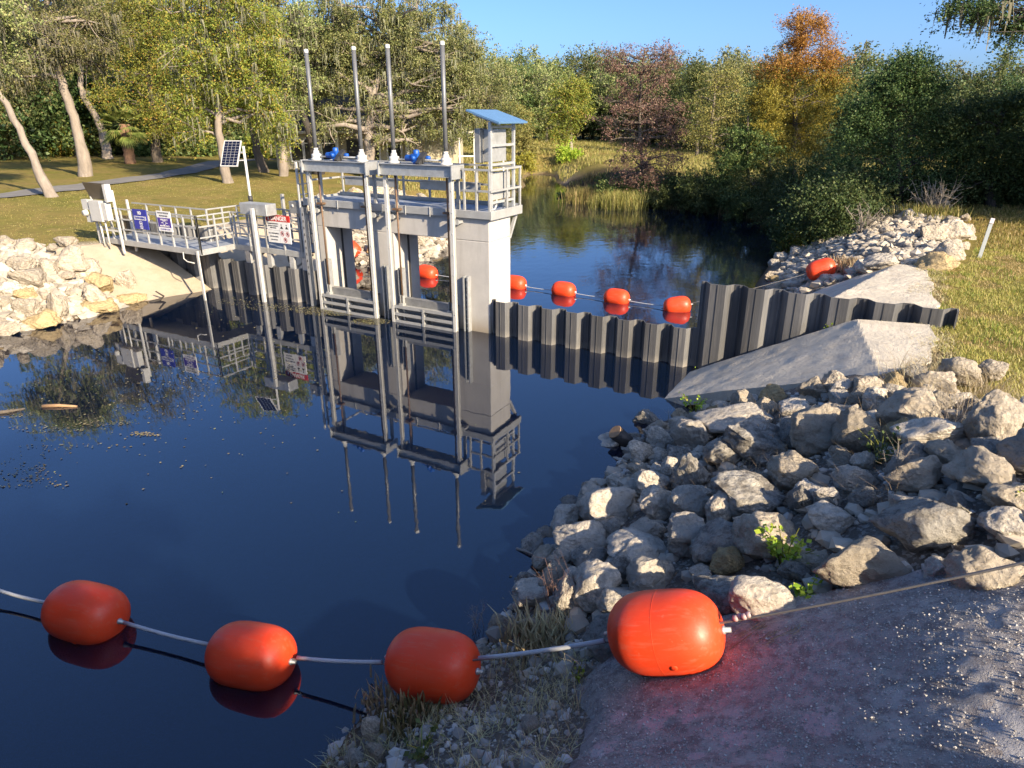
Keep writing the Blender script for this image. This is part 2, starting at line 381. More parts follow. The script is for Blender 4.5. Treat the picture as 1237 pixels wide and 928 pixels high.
# ground cover weights: r lawn, g leaf litter, b wet
SD = river_sd(GX, GY)
lawn = ss(3.3, 4.0, SD + .5 * vnoise(GX, GY, 1.1)) * np.where(GX > 0, ss(9.9, 10.5, GX + .5 * vnoise(GX, GY, .8)) * ss(-4.6, -3.9, GY + .4 * vnoise(GX, GY, .7)) * (1 - ss(19.5, 22, GY)) + ss(38, 43, GY + 3 * vnoise(GX, GY, 4)), 1.0)
lawn = np.where((GX < 0) & (GY > 8), ss(.5, 2.5, SD), lawn)
lawn = np.where((GX < -10.5 - np.maximum(GY - 28, 0) * .5) & (GY > 17), ss(-.1, .3, SD), lawn)
litter = np.where((GX > -10 - np.maximum(GY - 25, 0) * .4) & (GY > 19), ss(18, 22, GY + vnoise(GX, GY, 2)) * (1 - ss(38, 43, GY + 3 * vnoise(GX, GY, 4))), 0)
litter = np.maximum(litter, np.where((GX < -12) & (GY < 34 + .8 * (-25 - GX)), ss(34, 44, np.hypot(GX - 9, GY + 15) - 18 + 8 * vnoise(GX, GY, 5)) * ss(.35, .6, .5 + vnoise(GX, GY, 7)) * .5, 0))
wet = 1 - ss(-.05, .35, SD)
me = np_mesh('ground', np.stack([GX, GY, GZ], -1).reshape(-1, 3), FQ, 4, [], True)
ca = me.color_attributes.new('cover', 'FLOAT_COLOR', 'POINT')
ca.data.foreach_set('color', np.stack([lawn, litter, wet, np.ones_like(wet)], -1).astype(np.float32).ravel())
m, nt, bs, out = newmat('ground_cover'); v = coords(nt, world=True)
at_ = N(nt, 'ShaderNodeVertexColor', layer_name='cover'); sp = nt.nodes.new('ShaderNodeSeparateColor'); nt.links.new(at_.outputs[0], sp.inputs[0])
dirt = mixc(nt, noise(nt, v, 2.0, 7, .65), (.25, .215, .175), (.13, .11, .088))
dirt = mixc(nt, ramp(nt, voro(nt, v, 34, out='Color'), [(.6, (0, 0, 0)), (.85, (.7, .7, .7))]), dirt, (.45, .42, .37))
lg = mixc(nt, ramp(nt, noise(nt, v, .35, 7, .65), [(.32, (0, 0, 0)), (.62, (1, 1, 1))]), (.175, .165, .038), (.255, .19, .065))
lg = mixc(nt, ramp(nt, noise(nt, v, 2.6, 7, .7), [(.48, (0, 0, 0)), (.75, (.8, .8, .8))]), lg, (.085, .10, .024))
lg = mixc(nt, ramp(nt, noise(nt, v, .9, 5, .6), [(.60, (0, 0, 0)), (.75, (.7, .7, .7))]), lg, (.30, .215, .10))
lt = mixc(nt, noise(nt, v, 5, 6, .7), (.085, .06, .035), (.04, .035, .022))
col = mixc(nt, sp.outputs[0], dirt, lg); col = mixc(nt, sp.outputs[1], col, lt); col = mixc(nt, sp.outputs[2], col, (.13, .085, .042))
nt.links.new(col, bs.inputs['Base Color']); bs.inputs['Roughness'].default_value = .95; bs.inputs['Specular IOR Level'].default_value = .1
bump(nt, bs, mathn(nt, 'ADD', noise(nt, v, 14, 8, .75), mathn(nt, 'MULTIPLY', voro(nt, v, 34), -.4)), .9, .06)
me.materials.append(m); tag(link('ground', me), kind='structure')
# ------------------------------------------------------------------ water
m, nt, bs, out = newmat('dark_river_water')
nt.nodes.remove(bs)
v = coords(nt, world=True)
sx = nt.nodes.new('ShaderNodeSeparateXYZ'); nt.links.new(v, sx.inputs[0])
up = ramp(nt, mathn(nt, 'MULTIPLY', sx.outputs[1], .02), [(.04, (.16, .16, .16)), (.12, (1, 1, 1))])
h = mathn(nt, 'ADD', mathn(nt, 'MULTIPLY', noise(nt, coords(nt, scale=(1, .6, 1), world=True), 3.2, 4, .5), .9), mathn(nt, 'MULTIPLY', noise(nt, v, .5, 2), 1.2))
b = N(nt, 'ShaderNodeBump', Strength=.05, Distance=.03); nt.links.new(h, b.inputs['Height'])
nt.links.new(mathn(nt, 'MULTIPLY', up, .19), b.inputs['Strength'])
gl = N(nt, 'ShaderNodeBsdfGlossy', Roughness=.015); gl.inputs['Color'].default_value = (.96, .97, 1, 1); nt.links.new(b.outputs[0], gl.inputs['Normal'])
tp = nt.nodes.new('ShaderNodeBsdfTransparent'); tp.inputs[0].default_value = (.46, .30, .17, 1)
df = nt.nodes.new('ShaderNodeBsdfDiffuse'); df.inputs[0].default_value = (.005, .015, .045, 1)
mx0 = nt.nodes.new('ShaderNodeMixShader'); mx0.inputs[0].default_value = .4
nt.links.new(tp.outputs[0], mx0.inputs[1]); nt.links.new(df.outputs[0], mx0.inputs[2])
fr = N(nt, 'ShaderNodeFresnel', IOR=2.0); nt.links.new(b.outputs[0], fr.inputs['Normal'])
mx = nt.nodes.new('ShaderNodeMixShader'); nt.links.new(fr.outputs[0], mx.inputs[0]); nt.links.new(mx0.outputs[0], mx.inputs[1]); nt.links.new(gl.outputs[0], mx.inputs[2])
nt.links.new(mx.outputs[0], out.inputs[0]); M['water'] = m
me = np_mesh('river_water', [(-160, -60, 0), (30, -60, 0), (30, 160, 0), (-160, 160, 0)], [(0, 1, 2, 3)], 4, m)
tag(link('river_water', me), kind='structure')
# ------------------------------------------------------------------ concrete aprons either side of the weir, upstream and downstream
def slab_grid(name, fn, nu, nv, mat, thick=.22):
    vs = np.zeros((nv, nu, 3))
    for j in range(nv):
        for i in range(nu): vs[j, i] = fn(i / (nu - 1), j / (nv - 1))
    low = vs.copy(); low[:, :, 2] -= thick
    V = np.concatenate([vs.reshape(-1, 3), low.reshape(-1, 3)]); k = nu * nv
    ii = np.arange(k).reshape(nv, nu)
    Fs = [tuple(q) for q in np.stack([ii[:-1, :-1], ii[:-1, 1:], ii[1:, 1:], ii[1:, :-1]], -1).reshape(-1, 4)]
    def rim(seq): return [(seq[t + 1], seq[t], seq[t] + k, seq[t + 1] + k) for t in range(len(seq) - 1)]
    Fs += rim(list(ii[0])) + rim(list(ii[-1])[::-1]) + rim(list(ii[:, 0])[::-1]) + rim(list(ii[:, -1]))
    return np_mesh(name, V, Fs, 4, mat, False)
def prof(x, toe, ridge, top, zt):
    if x < toe: return (x - toe) * .55
    if x < ridge: return zt * (x - toe) / (ridge - toe)
    return zt + .05 * (x - ridge)
def apron_dn(u, v):
    x = 5.3 + 4.95 * u
    ye = -2.35 - .38 * (x - 6) if x < 9.45 else -3.66 + 1.3 * (x - 9.45)
    y = -.30 + (ye + .30) * v
    x2 = x + (.14 * vnoise(0, y, .21) + .35 * vnoise(3, y, 1.3) if u > .999 else 0)
    z = prof(x, 5.62, 8.85 + .17 * -y, 10.2, 1.74) + .022 * vnoise(x, y, .7) + .014 * vnoise(x + 9, y, .23)
    return (float(x2), y, float(z))
tag(link('concrete_apron', slab_grid('concrete_apron', apron_dn, 80, 48, M['apron'])), 'grey hand-trowelled concrete apron in front of the tall sheet piles', 'apron')
def apron_up(u, v):
    x = 5.3 + 5.0 * u; y = .34 + 6.0 * v * (1 - .35 * max(0, (8.8 - x)) / 3.5)
    x2 = x + ((.12 * vnoise(0, y, .2) + .35 * vnoise(5, y, 1.4)) if u > .999 else 0)
    z = prof(x, 5.8, 8.0 + .23 * y, 10.3, 1.74) + .04 * vnoise(x, y, .7) + .02 * vnoise(x + 9, y, .23)
    return (float(x2), y, float(z))
tag(link('concrete_apron', slab_grid('concrete_apron', apron_up, 60, 40, M['apron'])), 'pale concrete apron behind the tall sheet piles with a sunlit top', 'apron')
def apron_left(u, v):
    x = -10.75 - 4.4 * u - .75 * (1 - v); y = -3.1 - .12 * u + (2.85 + .12 * u) * v + (.25 * vnoise(x, 1, .5) if v < .01 else 0)
    z = min((-11.10 - .75 * (1 - v) - x) * .44, 1.47) + .04 * vnoise(x, y, .8) + .015 * vnoise(x, y, .2)
    return (float(x), float(y), float(z))
tag(link('concrete_apron', slab_grid('concrete_apron', apron_left, 50, 40, M['apron_warm'])), 'sunlit tan concrete apron under the gangway on the far bank', 'apron')
def apron_left_up(u, v):
    x = -9.9 - 5.0 * u; y = .45 + 4.8 * v
    z = min((-10.9 + .22 * y - x) * .5, 1.5) + .04 * vnoise(x, y, .8)
    return (float(x), float(y), float(z))
tag(link('concrete_apron', slab_grid('concrete_apron', apron_left_up, 30, 24, M['apron_warm'])), 'cream concrete apron upstream of the gangway, seen through its rails', 'apron')
# grout-covered slope under the bridge in the foreground
GP = [on_ground(px, py)[:2] for px, py in ((683, 935), (706, 872), (697, 832), (735, 792), (800, 765), (880, 742), (980, 722), (1090, 694), (1260, 688), (1400, 760), (1500, 1100), (900, 1180), (640, 1080))]
GPa = np.array(GP)
def inside(P, X, Y):
    ins = np.zeros(X.shape, bool)
    for i in range(len(P)):
        ax, ay = P[i]; bx, by = P[(i + 1) % len(P)]
        ins ^= ((ay > Y) != (by > Y)) & (X < (bx - ax) * (Y - ay) / ((by - ay) if abs(by - ay) > 1e-9 else 1e-9) + ax)
    return ins
def poly_d(P, X, Y):
    d = np.full(X.shape, 1e9)
    for i in range(len(P)):
        ax, ay = P[i]; bx, by = P[(i + 1) % len(P)]; ex, ey = bx - ax, by - ay
        t = np.clip(((X - ax) * ex + (Y - ay) * ey) / (ex * ex + ey * ey), 0, 1)
        d = np.minimum(d, np.hypot(X - ax - ex * t, Y - ay - ey * t))
    return np.where(inside(P, X, Y), d, -d)
hx = np.arange(GPa[:, 0].min() - .1, GPa[:, 0].max() + .1, .03); hy = np.arange(GPa[:, 1].min() - .1, GPa[:, 1].max() + .1, .03)
HX, HY = np.meshgrid(hx, hy)
dd = poly_d(GPa, HX, HY) + .10 * vnoise(HX, HY, .35) + .05 * vnoise(HX, HY, .12)
HZ = terr_np(HX, HY) - .05 * vnoise(HX, HY, .45)
bmp = np.zeros_like(HX)
for (sx_, amp) in ((.9, .04), (.33, .014), (.13, .012), (.07, .012)): bmp += amp * vnoise(HX + 7, HY + 3, sx_)
HZ = np.maximum(HZ + np.clip(dd * .9, -.12, .10) + bmp * 1.25 * np.clip(dd * 4, 0, 1), np.where(dd > .03, terr_np(HX, HY) + .012, -9))
keep = (dd > -.06)
ii = np.arange(HX.size).reshape(HX.shape)
fk = keep[:-1, :-1] & keep[:-1, 1:] & keep[1:, 1:] & keep[1:, :-1]
FQ = np.stack([ii[:-1, :-1], ii[:-1, 1:], ii[1:, 1:], ii[1:, :-1]], -1)[fk]
used = np.unique(FQ); rm = np.full(HX.size, -1); rm[used] = np.arange(len(used))
me = np_mesh('grout_slope', np.stack([HX, HY, HZ], -1).reshape(-1, 3)[used], rm[FQ], 4, M['grout'], True)
def blobs(B, layer):
    w = np.zeros_like(HX)
    for (px, py, r) in B:
        x_, y_, _ = on_ground(px, py); w = np.maximum(w, 1 - np.hypot(HX - x_, (HY - y_) * .8) / r)
    c_ = me.color_attributes.new(layer, 'FLOAT_COLOR', 'POINT'); w = np.clip(w, -.6, 1).reshape(-1)[used]
    c_.data.foreach_set('color', np.stack([w, w, w, np.ones_like(w)], -1).astype(np.float32).ravel())
blobs([(785, 885, .22), (806, 872, .13), (832, 878, .10), (885, 903, .16), (988, 885, .20), (730, 915, .16), (935, 925, .12), (838, 928, .10), (745, 880, .12), (800, 800, .12)], 'paint')
blobs([(1210, 895, .26), (1236, 800, .12), (720, 920, .12), (1225, 925, .22)], 'whitewash')
tag(link('pavement_slope', me), kind='structure')
# drive across the far lawn
def strip(name, pts, w, mat, lift=.03):
    P = [Vector(p) for p in pts]; Q = []
    for i in range(len(P) - 1):
        for k in range(8): Q.append(P[i].lerp(P[i + 1], k / 8))
    Q.append(P[-1]); V = []; F = []
    for i, p in enumerate(Q):
        d = (Q[min(i + 1, len(Q) - 1)] - Q[max(0, i - 1)]).normalized(); s = Vector((-d.y, d.x))
        for k in range(7):
            q = p + s * w * (k / 6 - .5); V.append((q.x, q.y, terr(q.x, q.y) + lift))
        if i:
            for k in range(6): F.append(((i - 1) * 7 + k, (i - 1) * 7 + k + 1, i * 7 + k + 1, i * 7 + k))
    return np_mesh(name, V, F, 4, mat, True)
tag(link('driveway', strip('driveway', [at(px, py, 1.75)[:2] for px, py in ((-160, 247), (0, 240), (85, 230), (160, 220), (215, 212), (250, 203), (268, 197), (320, 194), (420, 193))], 2.5, M['asphalt'], .05)), kind='structure')
# ------------------------------------------------------------------ sheet pile walls
def sheet_wall(name, label, x0, x1, ztop, n, zbot=-1.0, y0=0.0, end_curl=False):
    p = (x1 - x0) / n; A = .21
    prof_ = []
    for k in range(n):
        o = x0 + k * p
        for (f, y) in ((0, 0), (.12, 0), (.30, -A), (.72, -A), (.88, 0)): prof_.append((o + f * p, y0 + y + A / 2))
    prof_.append((x1, y0 + A / 2))
    T = .030; V = []; F = []; nseg = len(prof_)
    for (x, y) in prof_:
        zt = ztop(x) if callable(ztop) else ztop
        V += [(x, y, zbot), (x, y, zt), (x, y + T, zt), (x, y + T, zbot)]
    for i in range(nseg - 1):
        a, b = i * 4, i * 4 + 4
        F += [(a, b, b + 1, a + 1), (a + 1, b + 1, b + 2, a + 2), (a + 2, b + 2, b + 3, a + 3)]
    F += [(0, 1, 2, 3), tuple(reversed(((nseg - 1) * 4, (nseg - 1) * 4 + 1, (nseg - 1) * 4 + 2, (nseg - 1) * 4 + 3)))]
    mb = MB(); mb.add(V, F)
    for k in range(n):          # interlock beads and the joint line of each pan
        o = x0 + k * p; zt = (ztop(o) if callable(ztop) else ztop) - .004
        mb.box(o + .03 * p, o + .085 * p, y0 + A / 2 - .028, y0 + A / 2 + .006, zbot, zt)
        mb.box(o + .50 * p, o + .515 * p, y0 - A / 2 - .012, y0 - A / 2 + .006, zbot, zt)
    o = mb.build(name, M['pile']); return tag(o, label, 'sheet pile wall')
sheet_wall('sheet_pile_wall', 'low charcoal corrugated sheet pile weir between the concrete pier and the tall piles', .03, 5.60, .96, 8)
wall_tall = sheet_wall('sheet_pile_wall', 'tall charcoal corrugated sheet piling running up into the grass on the near bank', 5.60, 10.6, 2.08, 6)
MB().box(10.6, 10.63, -.105, .14, .9, 2.08).build('end_plate', M['pile'], wall_tall)
sheet_wall('sheet_pile_wall', 'low dark sheet piling under the gangway beside the left gate', -10.9, -6.30, 1.08, 7)
sheet_wall('sheet_pile_wall', 'tall dark sheet piling behind the gangway rails on the far bank', -16.0, -10.92, 2.10, 6)
# ------------------------------------------------------------------ concrete frame of the weir
W = empty('concrete_weir'); tag(W, 'pale grey concrete gate frame with two square openings standing in the water', 'weir')
mb = MB()
P3 = [(-6.28, -5.72), (-4.10, -3.16), (-1.26, 0.0)]
for (a, b) in P3: mb.box(a, b, 0, 1.15, -1.6, 2.5)
mb.box(-6.28, 0.0, 0, 1.15, 2.5, 3.12)
mb.build('frame', M['conc'], W, .02)
for (a, b) in P3[:2]: MB().box(b + .002, b + .03, .62, .68, -1, 2.49).build('gate_slot', M['dark'], W)
# sill behind each gate
MB().box(-5.72, -4.10, .2, 1.0, -1.6, -.5).box(-3.16, -1.26, .2, 1.0, -1.6, -.5).build('sill', M['conc'], W)
# ------------------------------------------------------------------ service deck with railings
D = empty('service_deck'); tag(D, 'galvanised service deck and railings on top of the concrete gate frame', 'walkway')
mb = MB(); mb.box(-6.40, .08, -.02, 1.52, 3.20, 3.25); mb.build('grating_floor', M['grating'], D)
mb = MB()
mb.box(-6.40, .08, -.10, -.022, 3.10, 3.30); mb.box(-6.40, .08, 1.522, 1.60, 3.10, 3.30)
mb.box(.082, .13, -.10, 1.60, 3.08, 3.31); mb.box(-6.45, -6.402, -.10, 1.60, 3.08, 3.31)
for x in np.arange(-5.9, -.2, .82): mb.box(x, x + .025, -.125, -.102, 3.06, 3.32)
mb.build('edge_beam', M['galv_lt'], D, .008)
for x in (-.05, -1.7): MB().bar((x, 1.16, 2.45), (x, 1.57, 3.08), .08).build('bracket', M['galv_lt'], D)
def post(x, y, z0, z1, par, w=.055, mat='galv_lt', name='rail_post'):
    return MB().box(x - w / 2, x + w / 2, y - w / 2, y + w / 2, z0, z1).build(name, M[mat], par, .006)
for (x, y) in ((-.70, -.06), (-.33, -.06), (.06, -.06), (.10, 1.50), (.10, .78), (-1.3, 1.55), (-2.25, 1.55), (-2.95, 1.55), (-3.9, 1.55), (-4.6, 1.55), (-5.0, 1.55), (-6.3, 1.55), (-6.42, -.06)):
    post(x, y, 3.16, 4.32, D)
mb = MB()
for z in (4.32, 3.80):
    mb.bar((-.74, -.06, z), (.13, -.06, z), .05); mb.bar((.10, -.03, z), (.10, 1.55, z), .05)
    mb.bar((.07, 1.55, z), (-6.45, 1.55, z), .05); mb.bar((-6.42, 1.52, z), (-6.42, .3, z), .05)
mb.box(-6.4, .05, 1.48, 1.522, 3.26, 3.36)
mb.bar((-.9, -.06, 4.32), (-.74, -.06, 4.32), .04)
mb.build('handrail', M['galv_lt'], D)
# kick beam seen behind the hoists
for (a, b) in ((-5.85, -3.80), (-3.0, -.95)):
    MB().box(a, b, 1.15, 1.165, 3.62, 3.86).box(a, b, 1.10, 1.21, 3.862, 3.88).build('back_beam', M['galv'], D)
# ------------------------------------------------------------------ gate hoists and gates (one of each built, then copied)
def children(o): return [c for c in bpy.data.objects if c.parent == o]
def copy_tree(o, parent=None):
    c = o.copy(); COL.objects.link(c); c.parent = parent
    for ch in children(o): copy_tree(ch, c)
    return c
def make_hoist():
    r = empty('gate_hoist')
    for s in (-1, 1):
        x = 1.07 * s
        mb = MB(); mb.box(x - .045, x + .045, -.36, -.348, -1, 4.36); mb.box(x - .045, x + .045, -.267, -.255, -1, 4.36); mb.box(x - .008, x + .008, -.347, -.268, -1, 4.36)
        for z in np.arange(.5, 4.2, .55): mb.lathe([(0, 0), (0, .014), (.012, .014), (.012, 0)], 6, 'y', (x + .028, -.372, z))
        mb.build('column', M['white'], r)
        mb = MB()                                             # knee bracket back to the concrete
        mb.prism([(-.254, 2.95), (-.254, 3.06), (.0, 3.06), (.0, 3.02)], x - .12, x - .095, 'x')
        mb.box(x - .15, x + .15, -.252, -.235, 2.93, 3.07); mb.box(x - .15, x + .15, -.234, -.002, 2.96, 3.03)
        mb.build('wall_bracket', M['galv_lt'], r)
        g = MB(); gx0 = x + .17 if s > 0 else x + .10         # guide channel bolted to the pier
        g.box(gx0, gx0 + .035, -.16, -.002, -1, 1.55); g.box(gx0 + .13, gx0 + .165, -.16, -.002, -1, 1.55); g.box(gx0 + .036, gx0 + .129, -.03, -.004, -1, 1.55)
        g.build('guide_channel', M['galv'], r)
        g = MB()
        for z in np.arange(.08, 1.5, .135): g.lathe([(-.06, 0), (-.06, .032), (0, .032)], 8, 'y', (gx0 + .083, -.03, z))
        g.build('bolt_row', M['bolt'], r)
    mb = MB()
    mb.box(-1.16, 1.16, -.375, -.36, 4.14, 4.40); mb.box(-1.16, 1.16, -.45, -.27, 4.402, 4.418); mb.box(-1.16, 1.16, -.45, -.376, 4.125, 4.138)
    mb.box(-1.16, 1.16, .02, .035, 4.14, 4.40); mb.box(-1.16, 1.16, -.06, .11, 4.402, 4.418)
    mb.box(-1.20, -1.162, -.47, .12, 4.08, 4.43); mb.box(1.162, 1.20, -.47, .12, 4.08, 4.43)
    for z in (4.14, 4.2, 4.26, 4.32, 4.38): mb.box(1.09, 1.11, -.392, -.376, z, z + .025)
    mb.build('hoist_beam', M['galv'], r, .004)
    for s in (-1, 1): MB().box(s * 1.02 - .04, s * 1.02 + .04, .03, .11, 3.26, 4.14).build('back_column', M['galv_lt'], r)
    for s in (-1, 1):
        x = .84 * s
        MB().lathe([(4.42, 0), (4.42, .17), (4.46, .17), (4.47, .13), (4.52, .14), (4.58, .14), (4.60, .09), (4.68, .075), (4.68, 0)], 14, 'z', (x, -.17, 0)).build('pedestal', M['white'], r)
        pz = 7.2
        t = MB().lathe([(4.681, .0), (4.681, .050), (4.83, .050), (4.832, .056), (pz, .056), (pz, 0)], 14, 'z', (x, -.17, 0)).build('stem_cover_pipe', M['pipe'], r)
        MB().lathe([(pz + .001, .062), (pz + .07, .062), (pz + .09, .045), (pz + .095, 0)], 14, 'z', (x, -.17, 0)).build('pipe_cap', M['white'], t)
        MB().lathe([(4.682, .060), (4.75, .060), (4.75, .06)], 14, 'z', (x, -.17, 0)).build('pipe_collar', M['white'], t)
        mb = MB(); mb.tube([(x, -.17, .45), (x, -.17, 4.41)], .026, 8)
        for z in (3.18,): mb.box(x - .11, x + .11, -.26, -.10, z, z + .05)
        mb.build('lifting_stem', M['rust'], r)
    a = empty('actuator'); a.parent = r
    mb = MB(); mb.lathe([(-.36, 0), (-.36, .07), (-.34, .082), (-.10, .082)], 16, 'x', (-.08, -.17, 4.56)); mb.box(-.19, .0, -.28, -.06, 4.46, 4.67); mb.lathe([(4.671, .08), (4.75, .08), (4.77, .06), (4.775, 0)], 14, 'z', (-.10, -.17, 0))
    mb.lathe([(.0, 0), (.0, .055), (.15, .055), (.17, .03), (.17, 0)], 12, 'x', (.14, -.12, 4.57)); mb.box(-.17, -.02, -.24, -.10, 4.42, 4.459)
    mb.lathe([(-.08, 0), (-.08, .055), (0, .055)], 12, 'y', (-.10, -.281, 4.57))
    mb.build('motor_housing', M['blue'], a)
    mb = MB(); mb.prism([(-.30, 4.58), (-.10, 4.72), (-.05, 4.60), (-.28, 4.43)], .03, .19, 'x'); mb.prism([(-.44, 4.46), (-.30, 4.57), (-.28, 4.43), (-.42, 4.425)], .05, .16, 'x'); mb.build('gearbox', M['dark'], a)
    mb = MB(); mb.tube([(-.98, -.17, 4.52), (.98, -.17, 4.52)], .025, 8); mb.build('drive_shaft', M['galv'], a)
    return r
h1 = make_hoist(); h1.location = (-4.80, 0, 0)
tag(h1, 'steel gate hoist with blue motor over the left opening, nearer the gangway', 'gate hoist', 'gate hoists over the weir openings')
h2 = copy_tree(h1); h2.location = (-2.0, 0, 0)
tag(h2, 'steel gate hoist with blue motor over the right opening, nearer the roofed control panel', 'gate hoist', 'gate hoists over the weir openings')
def make_gate():
    r = empty('sluice_gate'); hw = 1.0
    mb = MB(); mb.box(-hw, hw, -.11, -.07, -1, .66); mb.box(-hw, hw, -.105, .06, .662, .69); mb.build('skin_plate', M['galv_dk'], r)
    for z in (.46, .24, .02):
        mb = MB(); mb.box(-hw - .03, hw + .03, -.33, -.112, z, z + .018); mb.box(-hw - .03, hw + .03, -.345, -.331, z - .035, z + .055); mb.build('flange_rib', M['galv_lt'], r)
    mb = MB()
    for z in (-.18, -.40): mb.box(-hw, hw, -.33, -.112, z, z + .018)
    for x in (-.02, -.98, .96): mb.box(x, x + .025, -.329, -.112, -1, .459)
    mb.build('stiffener', M['galv_lt'], r)
    mb = MB(); mb.box(-.035, .035, -.366, -.347, -1, .50); mb.build('centre_rib', M['galv_lt'], r)
    mb = MB()
    for s in (-1, 1): mb.box(s * .84 - .07, s * .84 + .07, -.27, -.112, .48, .55); mb.box(s * .84 - .05, s * .84 - .03, -.22, -.12, .55, .78); mb.box(s * .84 + .03, s * .84 + .05, -.22, -.12, .55, .78)
    mb.build('stem_lug', M['galv_lt'], r)
    return r
g1 = make_gate(); g1.location = (-4.80, 0, 0)
tag(g1, 'ribbed steel sluice gate in the left opening, with floating debris at its foot', 'sluice gate', 'sluice gates in the weir openings')
g2 = copy_tree(g1); g2.location = (-2.0, 0, 0)
tag(g2, 'ribbed steel sluice gate in the right opening, over clear dark water', 'sluice gate', 'sluice gates in the weir openings')
# ------------------------------------------------------------------ roofed control panel on the deck corner
K = empty('control_panel', (0, 0, 0)); tag(K, 'grey control panel under a tilted blue-grey roof at the deck corner', 'control panel')
for y in (.08, 1.28): post(0.02, y, 3.26, 5.46, K, .075, 'alu', 'frame_post')
for z in (5.34, 4.90, 4.44, 3.50): MB().bar((.02, .12, z), (.02, 1.24, z), .06).build('cross_bar', M['alu'], K)
MB().box(-.10, -.025, .20, 1.18, 3.55, 4.24).build('back_board', M['galv_lt'], K, .01)
cb = MB().box(-.30, -.03, .28, .98, 4.50, 5.28).build('cabinet', M['galv'], K, .012)
MB().box(-.46, -.302, .10, .42, 4.48, 5.30).build('side_box', M['galv_dk'], K, .01)
mb = MB(); mb.tube([(-.06, .5, 3.55), (-.06, .5, 3.42), (-.06, .42, 3.32), (-.06, .3, 3.30)], .025, 8); mb.tube([(-.06, .85, 3.55), (-.06, .85, 3.27)], .018, 8); mb.build('conduit', M['white'], K)
rf = MB(); rf.add([(-.56, -.10, 5.75), (.38, -.10, 5.46), (.38, 1.40, 5.46), (-.56, 1.40, 5.75), (-.57, -.10, 5.71), (.37, -.10, 5.42), (.37, 1.40, 5.42), (-.57, 1.40, 5.71)],
    [(0,1,2,3), (7,6,5,4), (0,4,5,1), (1,5,6,2), (2,6,7,3), (3,7,4,0)]); rf.build('roof', M['bluesheet'], K)
for y in (.08, 1.28): MB().bar((-.45, y, 5.64), (.3, y, 5.41), .05).build('roof_rafter', M['alu'], K)
# ------------------------------------------------------------------ ladder from gangway to deck
Lr = empty('ladder'); tag(Lr, 'white upright access ladder between gangway and service deck', 'ladder')
for y in (-.14, .26): post(-6.52, y, 1.66, 4.34, Lr, .06, 'white', 'stile')
mb = MB()
for z in np.arange(1.9, 4.1, .3): mb.tube([(-6.52, -.11, z), (-6.52, .23, z)], .016, 8)
mb.build('rung', M['white'], Lr)
# slotted upright by the ladder
Sl = MB(); Sl.box(-6.47, -6.36, -.20, -.19, -.6, 3.05); Sl.box(-6.47, -6.455, -.188, -.05, -.6, 3.05); Sl.box(-6.375, -6.36, -.188, -.05, -.6, 3.05)
Sl = tag(Sl.build('slotted_upright', M['galv_lt']), 'pale slotted steel upright at the left edge of the concrete frame', 'upright')
mb = MB()
for z in np.arange(1.0, 3.0, .2): mb.box(-6.43, -6.40, -.206, -.201, z, z + .07)
mb.build('slot_hole', M['dark'], Sl)
# ------------------------------------------------------------------ gangway
G = empty('gangway'); tag(G, 'galvanised gangway with a jog from the far bank to the weir', 'gangway')
ZD = 1.62
fl = MB(); fl.box(-11.0, -6.62, .03, 1.20, ZD - .05, ZD); fl.box(-15.0, -11.002, -1.28, -.05, ZD - .05, ZD); fl.box(-11.0, -9.9, -1.28, .028, ZD - .05, ZD - .003)
fl.build('deck_plate', M['grating'], G)
mb = MB(); z0, z1 = ZD - .16, ZD + .02
mb.box(-9.85, -6.62, -.03, .02, z0, z1); mb.box(-11.0, -6.62, 1.202, 1.25, z0, z1)
mb.box(-15.0, -9.85, -1.34, -1.282, z0, z1); mb.box(-15.0, -11.05, -.048, .0, z0, z1)
mb.box(-9.898, -9.85, -1.28, -.032, z0, z1)
for x in np.arange(-9.5, -6.7, .7): mb.box(x, x + .05, .03, 1.2, z0 - .02, ZD - .052)
mb.build('stringer', M['galv_lt'], G, .006)
rail = [((-9.87, -1.31), (-15.0, -1.31), 8), ((-9.87, -1.31), (-9.87, -.01), 2), ((-9.87, -.01), (-6.75, -.01), 4), ((-6.75, 1.22), (-11.02, 1.22), 5), ((-11.02, 1.22), (-11.02, -.02), 2), ((-11.02, -.02), (-15.0, -.02), 5)]
mb = MB()
for (a, b, n) in rail:
    for z in (ZD + 1.06, ZD + .72, ZD + .38): mb.bar((a[0], a[1], z), (b[0], b[1], z), .042)
    for k in range(n):
        t = k / n; post(a[0] + (b[0] - a[0]) * t, a[1] + (b[1] - a[1]) * t, ZD - .14, ZD + 1.08, G)
post(-6.78, -.01, ZD - .14, ZD + 1.08, G); post(-9.72, -.01, ZD - .14, ZD + 1.08, G)
mb.build('handrail', M['galv_lt'], G)
for x in (-9.3, -8.3, -7.3, -6.75):
    MB().box(x - .09, x + .09, -.02, .10, 1.0, ZD - .17).build('support_block', M['alu'], G)
mb = MB()
for x in (-9.0, -7.0): mb.bar((x - .3, .1, 1.05), (x + .05, .6, ZD - .17), .05)
mb.build('brace', M['galv_dk'], G)
MB().box(-10.03, -9.95, -1.39, -1.345, -1.2, ZD - .02).build('support_post', M['white'], G)
mb = MB(); mb.tube([(-10.7, -1.36, 1.5), (-10.66, -1.40, 1.30), (-10.5, -1.4, 1.22), (-10.2, -1.38, 1.20)], .018, 8); mb.build('conduit', M['white'], G)
